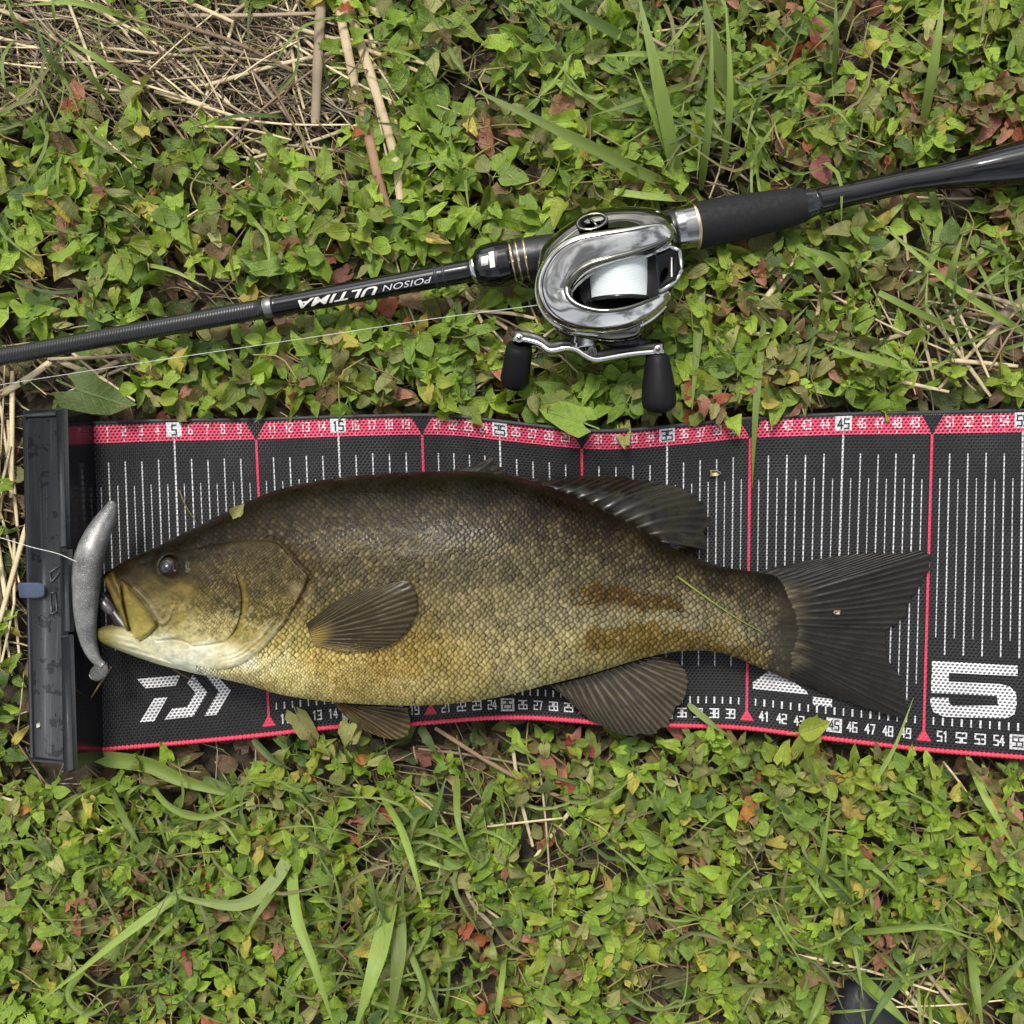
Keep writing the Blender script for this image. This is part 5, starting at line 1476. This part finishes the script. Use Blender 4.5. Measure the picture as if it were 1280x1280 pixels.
# flattened and dead leaves under the canopy, also below the mat
LIT = {'V': [], 'F': [], 'C': [], 'UV': [], 'n': 0}
for k in range(7500):
    px, py = LR.uniform(-420, 1700), LR.uniform(-420, 1700)
    cn = LR.choices(['brown', 'tan', 'olive', 'deep', 'pink', 'mid', 'dull', 'red'], [.25, .1, .18, .2, .05, .12, .08, .02])[0]
    z = LR.uniform(.0005, .0085)
    P = at(px, py, z); L = LR.uniform(20, 36) * MPP
    add_leaf_stuff(LIT, LR.randrange(NSH), rot(LR.uniform(0, 6.28), LR.gauss(0, .16), LR.gauss(0, .25)), P, L, cn, LR.uniform(.45, .85))
litter = link("leaf_litter", make_mesh("leaf_litter", np.vstack(LIT['V']), np.vstack(LIT['F']), np.vstack(LIT['C']), np.vstack(LIT['UV'])), M_leaf)
tag(litter, "flattened and withered leaves on the soil beneath the weeds", "leaf litter", kind="stuff")

# ------------------------------------------------------------------ notable single leaves resting on mat, board edge and fish
def single_leaf(px, py, z, az_deg, Lpx, kind_i, cname, label, tilt=0.0, roll=0.0, name="fallen_leaf", cat="leaf", group=None):
    o = link(name, leaf_mesh(kind_i, PALN.index(cname)), None)
    o.location = at(px, py, z); o.rotation_euler = rot(math.radians(az_deg), tilt, roll).to_euler(); s_ = Lpx * MPP; o.scale = (s_, s_, s_)
    return tag(o, label, cat, group)
single_leaf(372, 894, .0255, -150, 46, 0, 'pale', "pale green arrow shaped leaf overlapping the mat near the printed 12", -.15, .2)
single_leaf(436, 906, .0262, 165, 30, 6, 'pale', "small pale leaf tucked beside the bass's pelvic fin", .1)
single_leaf(1004, 938, .0262, -20, 44, 5, 'bright', "bright green upright leaf covering the printed 43 on the mat", .25, .2)
single_leaf(1000, 915, .0268, -75, 36, 7, 'lime', "lime leaf paired with the leaf over the printed 43", .15, -.2)
single_leaf(728, 528, .0345, 72, 56, 0, 'bright', "bright green arrow leaf lying on the red border near the handle knob", -.05, .15)
single_leaf(95, 486, .0300, -112, 78, 1, 'deep', "large dark green leaf above the corner of the stop board", -.1, .1)
single_leaf(705, 500, .0300, 100, 40, 5, 'mid', "mid green leaf below the reel handle", .2, .2)
single_leaf(291, 647, float(body_z(np.array([296.]), np.array([642.]))[0]) + .0010, -40, 20, 8, 'pale', "small pale leaf scrap stuck on the bass's nape", .0, .1)
def flake(px, py, r, z, rgb, label):
    P = [(px + r * (1 + .3 * math.sin(3 * a + px)) * math.cos(a), py + .8 * r * (1 + .25 * math.cos(2 * a)) * math.sin(a)) for a in np.linspace(0, 6.28, 9)[:-1]]
    V, F = prism(P, z, z + .0009, .0003); o = link("petal_flake", make_mesh("petal_flake", V, F), plain("petal", lin(rgb) * .85, .6))
    return tag(o, label, "petal")
flake(893.5, 591.5, 6.5, .0190, (226, 214, 160), "cream petal flake lying on the mat above the tail")
flake(1047, 766, 4.2, .0250, (222, 196, 172), "pale pink petal flake on the bass's tail fin")
# stems lying on fish and mat
def stem_obj(name, pts, zs, w, rgb, label, cat, n=24, taper=.35):
    C = catmull(pts, n); z = np.interp(np.linspace(0, 1, n), np.linspace(0, 1, len(zs)), zs) if not callable(zs) else zs(C[:, 0], C[:, 1])
    r = msize(w / 2, .02) * np.linspace(1, taper, n)
    V, F = sweep(at(C[:, 0], C[:, 1], z), r, r * .7, n=6)
    o = link(name, make_mesh(name, V, F), plain(name + "_tone", lin(rgb) * .7, .6, var=.35, nscale=250)); return tag(o, label, cat)
stem_obj("grass_shoot", [(846, 720), (880, 745), (920, 772), (952, 790)], lambda x, y: body_z(x, y) + .0012, 2.6, (150, 160, 70), "thin green grass stem stuck to the bass's tail stalk", "grass stem")
stem_obj("dry_twig", [(138, 834), (128, 850), (114, 872)], [.046, .040, .034], 3.4, (150, 124, 90), "short dry stem hanging below the lure's tail", "stem")
stem_obj("dry_twig", [(205, 826), (222, 840), (246, 853)], [.040, .024, .0205], 3.2, (150, 120, 88), "short dry stem poking out under the bass's chin", "stem")
stem_obj("dry_twig", [(224, 612), (232, 632), (246, 654)], [.0195, .022, .03], 3.0, (110, 100, 60), "thin dry stem on the mat behind the bass's head", "stem")

# ------------------------------------------------------------------ grass blades
def blade_material():
    t = NT("grass_blade")
    a = t.n('Attribute', attribute_name='Col').outputs['Color']
    uv = t.n('UVMap'); uv.uv_map = "UVMap"; s = t.n('SeparateXYZ'); t.l(uv.outputs[0], s.inputs[0])
    p = t.pos()
    st = t.math('SINE', t.math('MULTIPLY', s.outputs[0], 34.0))
    n = t.noise(p, 150, 4)
    c = t.mix(t.ramp(st, -.4, 1, 0, .28), a, (0.28, 0.34, 0.14))
    c = t.mix(t.ramp(n, .58, .8, 0, .5), c, (0.20, 0.20, 0.08))
    b = t.principled(Base_Color=c, Roughness=0.45)
    t.l(t.bump(t.math('ADD', st, t.math('MULTIPLY', n, .6)), .3, .0003), b.inputs['Normal'])
    tr = t.n('BsdfTranslucent'); t.l(t.mix(1.0, c, (1.2, 1.2, .7), 'MULTIPLY'), tr.inputs['Color'])
    mx = t.n('MixShader'); mx.inputs[0].default_value = .25; t.l(b.outputs[0], mx.inputs[1]); t.l(tr.outputs[0], mx.inputs[2])
    return t.done(mx)
M_blade = blade_material()
def blade_geo(pts, w, z0, zmid, z1, rgb, n=26, fold=.35, blunt=False):
    C = catmull(pts, n); t = np.linspace(0, 1, n)
    z = z0 * (1 - t) ** 2 + 2 * zmid * t * (1 - t) + z1 * t ** 2
    P = at(C[:, 0], C[:, 1], z)
    T = np.gradient(P, axis=0); T /= np.linalg.norm(T, axis=1)[:, None]
    S = np.cross(T, (0, 0, 1.0)); S /= np.linalg.norm(S, axis=1)[:, None]
    prof = smooth(0, .10, t) * .45 + .55
    tipk = np.ones(n) if blunt else np.clip((1 - t) / .55, 0.03, 1) ** .8
    hw = msize(w / 2, .025) * prof * tipk
    cs = np.array([-1, -.5, 0, .5, 1])
    tw = .5 * np.sin(t * 2.4 + w)
    V = P[:, None] + S[:, None] * (hw[:, None] * cs)[..., None]
    V[..., 2] += hw[:, None] * (fold * np.abs(cs) + tw[:, None] * cs * .6)
    base = lin(rgb) * .62
    K = base[None, None] * (.8 + .35 * fbm(t[:, None] * 8 + w, cs[None] * 2 + 5, 5))[..., None]
    K = K * (1.0 + .12 * (1 - t))[:, None, None]
    uv = np.stack(np.broadcast_arrays(cs[None, :], t[:, None]), -1)
    return V.reshape(-1, 3), grid_faces(n, 5), K.reshape(-1, 3), uv.reshape(-1, 2)
G1, G2, G3, G4 = (156, 182, 80), (134, 158, 62), (98, 126, 56), (168, 190, 98)
TALL, LOWB = (.010, .062, .050), (.012, .048, .038)
g_far, g_near = 'far', 'near'
BLADES = [  # (points root->tip or as seen, width, z triple, colour)
 ([(850, 238), (840, 190), (822, 100), (797, -10)], 22, TALL, G1), ([(926, 148), (905, 95), (890, 50), (878, -10)], 23, LOWB, G2), ([(876, 238), (886, 150), (889, 80), (890, 20)], 12, TALL, G1),
 ([(903, 216), (911, 150), (912, 80), (906, -6)], 10, TALL, G1), ([(846, 230), (835, 190), (815, 140), (792, 85)], 12, LOWB, G2), ([(1151, 166), (1160, 120), (1170, 60), (1180, -10)], 15, TALL, G1),
 ([(1042, 98), (1044, 60), (1045, -5)], 7, LOWB, G2), ([(852, 240), (800, 216), (700, 165), (640, 135), (575, 104)], 17, TALL, G1), ([(885, 72), (840, 71), (795, 68), (750, 70)], 13, LOWB, G1),
 ([(858, 249), (815, 246), (768, 240)], 12, (.012, .026, .024), G4), ([(802, 60), (765, 40), (720, 15), (690, -8)], 16, LOWB, G3), ([(880, 100), (820, 118), (780, 132), (735, 146)], 10, LOWB, G2),
 ([(876, 306), (875, 360), (872, 420), (865, 512)], 17, (.012, .016, .030), G1), ([(955, 400), (947, 480), (943, 540), (940, 610)], 11, (.014, .036, .021), G2),
 ([(1286, 420), (1194, 360), (1137, 311), (1077, 258)], 10, (.014, .046, .018), G1), ([(1165, 240), (1172, 290), (1158, 337), (1120, 365)], 14, (.010, .028, .024), G2), ([(1184, 378), (1187, 345), (1203, 294)], 13, LOWB, G1),
 ([(1040, 373), (1020, 340), (995, 306)], 9, LOWB, G2), ([(1042, 362), (1056, 344), (1040, 325), (1008, 309)], 15, LOWB, G1), ([(1147, 463), (1081, 446), (1030, 430)], 13, LOWB, G1), ([(1077, 290), (1110, 270), (1136, 246)], 15, (.01, .028, .022), G1),
 ([(1205, 418), (1150, 392), (1098, 366)], 8, LOWB, G2), ([(914, 226), (945, 190), (973, 148)], 6, LOWB, G1), ([(1062, 226), (1072, 185), (1080, 140)], 4, LOWB, G2), ([(1255, 300), (1200, 330), (1120, 300)], 5, LOWB, G2),
 ([(168, 24), (94, 4), (20, 8)], 10, LOWB, G1), ([(178, 114), (124, 75), (75, 45)], 11, LOWB, G1), ([(141, 130), (109, 90), (80, 55)], 10, LOWB, G1), ([(56, 50), (22, 30), (8, -5)], 8, LOWB, G2), ([(70, 48), (68, 20), (65, -6)], 7, LOWB, G1), ([(100, 110), (60, 70), (40, 10)], 7, LOWB, G3),
 ([(118, 946), (184, 955), (230, 975), (312, 1000)], 28, (.016, .024, .020), G2), ([(184, 974), (213, 1008), (256, 1021), (314, 1000)], 13, LOWB, G1), ([(138, 980), (154, 1018), (178, 1062)], 14, LOWB, G2),
 ([(378, 1034), (346, 1097), (305, 1129), (249, 1126), (200, 1112)], 21, (.012, .046, .030), G4), ([(364, 1062), (371, 1142), (394, 1208), (420, 1290)], 19, TALL, G1), ([(270, 1086), (164, 1162), (98, 1215), (40, 1258)], 13, LOWB, G1),
 ([(240, 1130), (205, 1164), (176, 1194)], 6, LOWB, G1), ([(316, 924), (341, 949), (366, 963)], 13, (.016, .024, .016), G3), ([(110, 1204), (86, 1241), (108, 1267), (143, 1250)], 13, LOWB, G1), ([(361, 1088), (330, 1130), (303, 1172)], 9, LOWB, G2), ([(254, 974), (280, 985), (308, 997)], 17, (.012, .018, .014), G3),
 ([(491, 1108), (474, 1189), (443, 1290)], 28, TALL, G1), ([(497, 1112), (499, 1189), (486, 1290)], 23, LOWB, G2), ([(492, 1148), (519, 1205), (529, 1244), (505, 1275)], 11, LOWB, G1), ([(522, 1194), (537, 1241), (557, 1290)], 10, LOWB, G2),
 ([(475, 990), (499, 1031), (513, 1069), (530, 1136)], 13, TALL, G1), ([(511, 1068), (540, 1078), (566, 1089)], 8, (.022, .034, .030), G4), ([(571, 968), (573, 1028), (589, 1074)], 11, LOWB, G1), ([(580, 1038), (605, 1000), (628, 970)], 4, LOWB, G1), ([(525, 908), (547, 944)], 15, (.012, .018, .014), G3),
 ([(631, 1188), (627, 1230), (621, 1268)], 7, LOWB, G1), ([(526, 1048), (545, 1010), (558, 970)], 8, LOWB, G3), ([(612, 1166), (618, 1200)], 11, LOWB, G4), ([(420, 992), (475, 942), (504, 926)], 10, (.008, .014, .012), G3), ([(466, 1140), (485, 1110), (502, 1085)], 6, LOWB, G4),
 ([(1025, 1034), (1083, 985), (1115, 940), (1142, 872)], 6, (.010, .040, .032), G4), ([(1208, 942), (1231, 995), (1272, 1066)], 11, LOWB, G1), ([(1055, 1167), (1122, 1161), (1172, 1159), (1230, 1178)], 11, TALL, G1), ([(1211, 1176), (1218, 1228), (1229, 1290)], 16, LOWB, G1), ([(1212, 1270), (1247, 1231), (1288, 1188)], 14, LOWB, G1),
 ([(1036, 1214), (1022, 1254), (1005, 1292)], 16, LOWB, G1), ([(1068, 1212), (1103, 1248), (1142, 1288)], 17, LOWB, G2), ([(1147, 1203), (1109, 1244), (1082, 1290)], 13, LOWB, G3), ([(1112, 1176), (1134, 1214)], 17, LOWB, G3), ([(1085, 1178), (1140, 1232)], 4, LOWB, G1), ([(990, 1136), (1021, 1093), (1041, 985)], 6, LOWB, G1), ([(1000, 1082), (1038, 1136)], 5, LOWB, G1), ([(1192, 1170), (1199, 1204)], 12, LOWB, G3), ([(1018, 1266), (1092, 1262)], 5, LOWB, G1), ([(1073, 1236), (1083, 1290)], 6, LOWB, G2), ([(860, 880), (890, 905), (912, 920)], 8, (.022, .028, .022), G4), ([(1290, 1040), (1255, 1010), (1215, 960)], 5, LOWB, G2)]
SPECIAL = {7: "long green grass blade slanting down to the reel from the weeds", 0: "broad upright grass blade rising beside the reel's rear hood", 12: "green grass blade hanging below the rod's foam grip", 13: "slender grass blade hanging over the mat's red border at 40",
           31: "broad folded grass blade under the corner of the mat and stop board", 34: "pale curled grass blade with a bent tip by the bare stems", 42: "wide bright grass blade crossing the weeds toward the lower grass tuft", 55: "thin grass stalk leaning over the printed 49", 9: "short pale cut grass blade above the reel", 72: "short grass blade lying across the mat edge near the printed 38"}
for k, (pts, w, zz_, rgb) in enumerate(BLADES):
    jit = 1 + .12 * math.sin(k * 5.1)
    V, F, K, uv = blade_geo(pts, w * (.8 if w > 9 else 1), *zz_, np.array(rgb) * jit, blunt=(k in (9, 21, 51, 53, 65)))
    o = empty("grass_shoot", at(pts[0][0], pts[0][1], zz_[0]) * np.array([1, 1, 0]))
    part("blade", V, F, M_blade, o, cols=K, uv=uv)
    if k in SPECIAL: tag(o, SPECIAL[k], "grass blade")
    else:
        ad = ("broad" if w >= 11 else "narrow") + (" dark" if rgb is G3 else " pale" if rgb is G4 else " fresh" if rgb is G1 else "")
        lab = uniq(ad + " green grass blade " + place(*pts[len(pts) // 2]), *pts[len(pts) // 2]); tag(o, lab, "grass blade", lab)
# finer grass as one mass
GV, GF, GC, GU, gn = [], [], [], [], 0
FXY = np.vstack([rng.uniform(-420, 1700, (700, 2))] + [np.array(c_) + rng.normal(0, s_, (k_, 2)) for c_, s_, k_ in (((860, 110), 45, 55), ((960, 190), 40, 30), ((1170, 340), 70, 50), ((480, 1190), 50, 60), ((170, 1150), 70, 45), ((1120, 1190), 70, 60), ((240, 990), 50, 35), ((540, 1010), 50, 45), ((60, 60), 50, 30), ((950, 1080), 90, 40))])
fok = (clear_of(FXY[:, 0], FXY[:, 1]) > 50) & (rod_dist(FXY[:, 0], FXY[:, 1]) > 60) & (max_height(FXY[:, 0], FXY[:, 1]) > .5)
for px, py in FXY[fok]:
    a = LR.uniform(0, 6.28); L = LR.uniform(40, 150)
    q = LR.uniform(-.6, .6)
    pts = [(px, py), (px + .5 * L * math.cos(a), py + .5 * L * math.sin(a)), (px + L * math.cos(a + q), py + L * math.sin(a + q))]
    if clear_of(np.array([pts[2][0]]), np.array([pts[2][1]]))[0] < 6 or rod_dist(np.array([pts[2][0]]), np.array([pts[2][1]]))[0] < 24 or sdist(np.array([pts[2][0]]), np.array([pts[2][1]]), REELPOLY)[0] > -20: continue
    V, F, K, uv = blade_geo(pts, LR.uniform(2, 6.0), .006, LR.uniform(.030, .055), LR.uniform(.016, .04), np.array(LR.choice([G1, G2, G3, G4, (150, 140, 90)])) * LR.uniform(.8, 1.05), n=8)
    GV.append(V); GF.append(F + gn); GC.append(K); GU.append(uv); gn += len(V)
fg = link("fine_grass", make_mesh("fine_grass", np.vstack(GV), np.vstack(GF), np.vstack(GC), np.vstack(GU)), M_blade)
tag(fg, "fine thin grass scattered through the weeds", "grass", kind="stuff")

# ------------------------------------------------------------------ straw and twigs
def straw_material():
    t = NT("dry_straw"); a = t.n('Attribute', attribute_name='Col').outputs['Color']; p = t.pos()
    oi = t.n('ObjectInfo').outputs['Random']
    n = t.noise(p, 200, 4); f = t.noise(p, 1800, 3)
    c = t.mix(t.ramp(n, .5, .8, 0, .45), a, (0.16, 0.125, 0.085))
    hsv = t.n('HueSaturation'); t.l(c, hsv.inputs['Color']); t.l(t.ramp(oi, 0, 1, .75, 1.12), hsv.inputs['Value'])
    b = t.principled(Base_Color=hsv.outputs[0], Roughness=.62); t.l(t.bump(f, .5, .0004), b.inputs['Normal'])
    return t.done(b)
M_straw = straw_material()
S1, S2, S3, S4 = (222, 204, 164), (200, 180, 142), (164, 146, 120), (138, 112, 86)
def straw_geo(pts, w, zs, rgb, n=10, sides=6, flat=.5):
    C = catmull(pts, n); t = np.linspace(0, 1, n)
    z = np.interp(t, np.linspace(0, 1, len(zs)), zs)
    r = msize(w / 2, .015) * (1 + .05 * np.sin(t * 17 + w * 3)) * np.interp(t, [0, .02, .98, 1], [.85, 1, .85, .7])
    V, F = sweep(at(C[:, 0], C[:, 1], z), r, r * flat, n=sides)
    K = np.repeat(lin(rgb)[None] * .92 * (.75 + .5 * fbm(t * 9 + w * 7, t * 0, 9))[:, None], sides, 0)
    return V, F, K
TRACED = [([(402, -8), (398, 60), (394, 155)], 14, S3, "thick grey brown twig standing beside the straw patch", "twig"), ([(424, 10), (436, 70), (446, 118)], 13, S2, "short thick tan stalk beside the grey twig", "stalk"),
          ([(430, -10), (462, 90), (492, 190), (500, 250)], 13, S2, "long pale stalk running down through the weeds from the straw patch", "stalk"), ([(452, 130), (470, 210), (488, 280)], 14, (150, 116, 84), "split brown stalk half buried in the weeds beside the long pale stalk", "stalk"),
          ([(-10, 498), (30, 476), (64, 452)], 10, S1, "thick pale straw lying under the rod by the stop board", "straw"), ([(72, 450), (110, 466), (134, 478)], 8, S1, "pale straw below the rod above the stop board corner", "straw"), ([(120, 466), (158, 446)], 8, S2, "short straw stub beside the pale straw below the rod", "straw"),
          ([(1106, 1214), (1130, 1238), (1158, 1270)], 7, S1, "pale straw slanting past the black shoe tip", "straw"), ([(641, 934), (648, 985), (656, 1020), (666, 1058)], 5, S1, "thin pale straw lying beside the belly edge of the mat at 25", "straw"), ([(568, 1060), (588, 1124), (618, 1160)], 6, S3, "thin grey twig among the weeds below the mat", "twig"), ([(588, 1122), (640, 1160), (670, 1180)], 4, S2, "thin forked straw crossing the grey twig", "straw"),
          ([(264, 1206), (285, 1230), (310, 1262)], 8, S1, "short bleached straw among the lower weeds", "straw"), ([(150, 1080), (180, 1098), (205, 1116)], 6, (170, 150, 120), "crumpled dry stem at the end of the pale curled blade", "stem"), ([(925, 402), (955, 375), (1008, 305)], 8, S1, "pale straw leaning below the rod's foam grip", "straw"), ([(893, 418), (925, 417), (962, 418)], 6, S1, "straight pale straw near the mat's dorsal border", "straw"),
          ([(575, 360), (600, 385), (636, 412)], 7, S2, "dry stalk beneath the rod near the locking nut", "stalk"), ([(590, 388), (640, 392), (668, 398)], 5, S1, "pale thin straw pointing at the reel", "straw"), ([(560, 372), (590, 420), (625, 470)], 8, S3, "brown stalk running down to the reel's handle", "stalk"), ([(1232, 440), (1250, 400), (1284, 372)], 16, (150, 132, 110), "broad weathered stalk at the straw right of the grip", "stalk")]
for pts, w, rgb, lab, cat in TRACED:
    cm = np.array(pts[len(pts) // 2]); z = .016 if rod_dist(cm[:1], cm[1:])[0] > 60 else .011
    if cat in ('twig', 'stalk') and cm[1] < 320: z = .024
    V, F, K = straw_geo(pts, w, [z * .7, z, z * .8], rgb, n=22, sides=9)
    tag(link({'straw': 'straw_stalk', 'stalk': 'dry_stalk', 'twig': 'twig', 'stem': 'dry_twig'}[cat], make_mesh(cat, V, F, K), M_straw), lab, cat)
def rnd_straw(px, py, rgb, L, w, z, curved=.05):
    a = LR.uniform(0, math.pi) if LR.random() < .5 else LR.gauss(.5, .5)
    dx, dy = math.cos(a) * L / 2, math.sin(a) * L / 2
    b = LR.gauss(0, curved) * L
    pts = [(px - dx, py - dy), (px - dy / L * b, py + dx / L * b), (px + dx, py + dy)]
    return pts
def free(pts, m, r):
    X = np.array([p[0] for p in pts]); Y = np.array([p[1] for p in pts])
    return clear_of(X, Y).min() > m and (rod_dist(X, Y).min() > r)
cnt = 0
for k in range(16):
    x_, y_ = LR.uniform(-8, 18), LR.uniform(530, 850); L = LR.uniform(60, 170); sl = LR.gauss(0.0, .22)
    pts = [(x_ - sl * L / 2, y_ - L / 2), (x_, y_), (min(x_ + sl * L / 2, 24), y_ + L / 2)]
    rgb_ = LR.choice([S1, S1, S2]); z = LR.uniform(.006, .016)
    V, F, K = straw_geo(pts, LR.choice([4, 5, 6, 8]), [z - .002, z, z + .002], rgb_, n=9)
    tag(link("straw_stalk", make_mesh("straw_stalk", V, F, K), M_straw), uniq(('pale' if rgb_ is S1 else 'tan') + " upright straw outside the stop board", x_, y_), "straw", "dry straw outside the stop board")
tries = 0
while cnt < 270 and tries < 20000:
    tries += 1
    px, py = LR.uniform(-10, 1290), LR.uniform(-10, 1290)
    if LR.random() > straw_amount(np.array([px]), np.array([py]))[0] ** 1.5: continue
    L = LR.uniform(50, 210); w = LR.choice([2, 2.5, 3, 3, 3.5, 4, 5, 6])
    pts = rnd_straw(px, py, None, L, w, 0)
    if not free(pts, 5, 0): 
        continue
    if sdist(np.array([px]), np.array([py]), REELPOLY)[0] > -10: continue
    z = LR.uniform(.009, .021)
    X = np.array([p[0] for p in pts]); Y = np.array([p[1] for p in pts])
    if rod_dist(X, Y).min() < 60 or px < 60 and 480 < py < 980: z = LR.uniform(.008, .0125)
    rgb_ = LR.choice([S1, S1, S1, S2, S2, S3, S4])
    V, F, K = straw_geo(pts, w, [z + LR.uniform(-.003, .003), z, z + LR.uniform(-.003, .003)], rgb_, n=9)
    ad = ('thick ' if w >= 5 else 'thin ') + ('long ' if L > 140 else 'short ' if L < 90 else '') + {S1: 'pale', S2: 'tan', S3: 'greyish', S4: 'brown'}[rgb_] + ' straw '
    tag(link("straw_stalk", make_mesh("straw_stalk", V, F, K), M_straw), uniq(ad + place(px, py), px, py), "straw", "dry straw " + place(px, py))
    cnt += 1
# bare runners and leaf stalks threading through the weeds
RV, RF, RC, rn = [], [], [], 0
RXY = rng.uniform(-420, 1700, (5200, 2))
RCL, RRD, RMH = clear_of(RXY[:, 0], RXY[:, 1]), rod_dist(RXY[:, 0], RXY[:, 1]), max_height(RXY[:, 0], RXY[:, 1])
for (px, py), cl_, rd_, mh_ in zip(RXY, RCL, RRD, RMH):
    L = LR.uniform(18, 75)
    if cl_ < L * .5 + 4: continue
    pts = rnd_straw(px, py, None, L, 1, 0, .3)
    z = LR.uniform(.008, .026) if (rd_ > 60 and mh_ > .5) else LR.uniform(.004, .012)
    V, F, K = straw_geo(pts, LR.uniform(1.4, 2.8), [z - LR.uniform(.002, .008), z, z + LR.uniform(-.004, .004)], np.array(LR.choice([(176, 170, 84), (160, 152, 66), (186, 172, 104), (160, 124, 90), (186, 168, 120)])) * LR.uniform(.75, 1.0), n=6, sides=4, flat=1.0)
    RV.append(V); RF.append(F[0] + rn); RC.append(K); rn += len(V)
tag(link("weed_runners", make_mesh("weed_runners", np.vstack(RV), np.vstack(RF), np.vstack(RC)), M_straw), "thin bare runners and leaf stalks threading through the weeds", "weeds", kind="stuff")
# thin straw chaff as one mass
SV, SF, SC, sn = [], [], [], 0
CXY = np.vstack([rng.uniform(-420, 1700, (9000, 2)), np.stack([rng.uniform(-60, 470, 2200), rng.uniform(-60, 150, 2200)], 1)])
CS, CC, CR = straw_amount(CXY[:, 0], CXY[:, 1]), clear_of(CXY[:, 0], CXY[:, 1]), rod_dist(CXY[:, 0], CXY[:, 1])
for (px, py), s_, cc_, cr_ in zip(CXY, CS, CC, CR):
    if LR.random() > .40 + .60 * s_: continue
    L = LR.uniform(20, 130); w = LR.uniform(1.0, 3.6)
    pts = rnd_straw(px, py, None, L, w, 0, .1)
    z = LR.uniform(.002, .011 + .006 * s_)
    if cc_ < L / 2 or cr_ < 50: z = LR.uniform(.001, .009)
    V, F, K = straw_geo(pts, w, [z, z + LR.uniform(-.001, .003), z], np.array(LR.choice([S1, S2, S2, S3, S3, S4, S4])) * LR.uniform(.55, 1.0), n=5, sides=4)
    SV.append(V); SF.append(F[0] + sn); SC.append(K); sn += len(V)
ch = link("straw_chaff", make_mesh("straw_chaff", np.vstack(SV), np.vstack(SF), np.vstack(SC)), M_straw)
tag(ch, "matted thin straw and dead stems over the soil", "straw", kind="stuff")
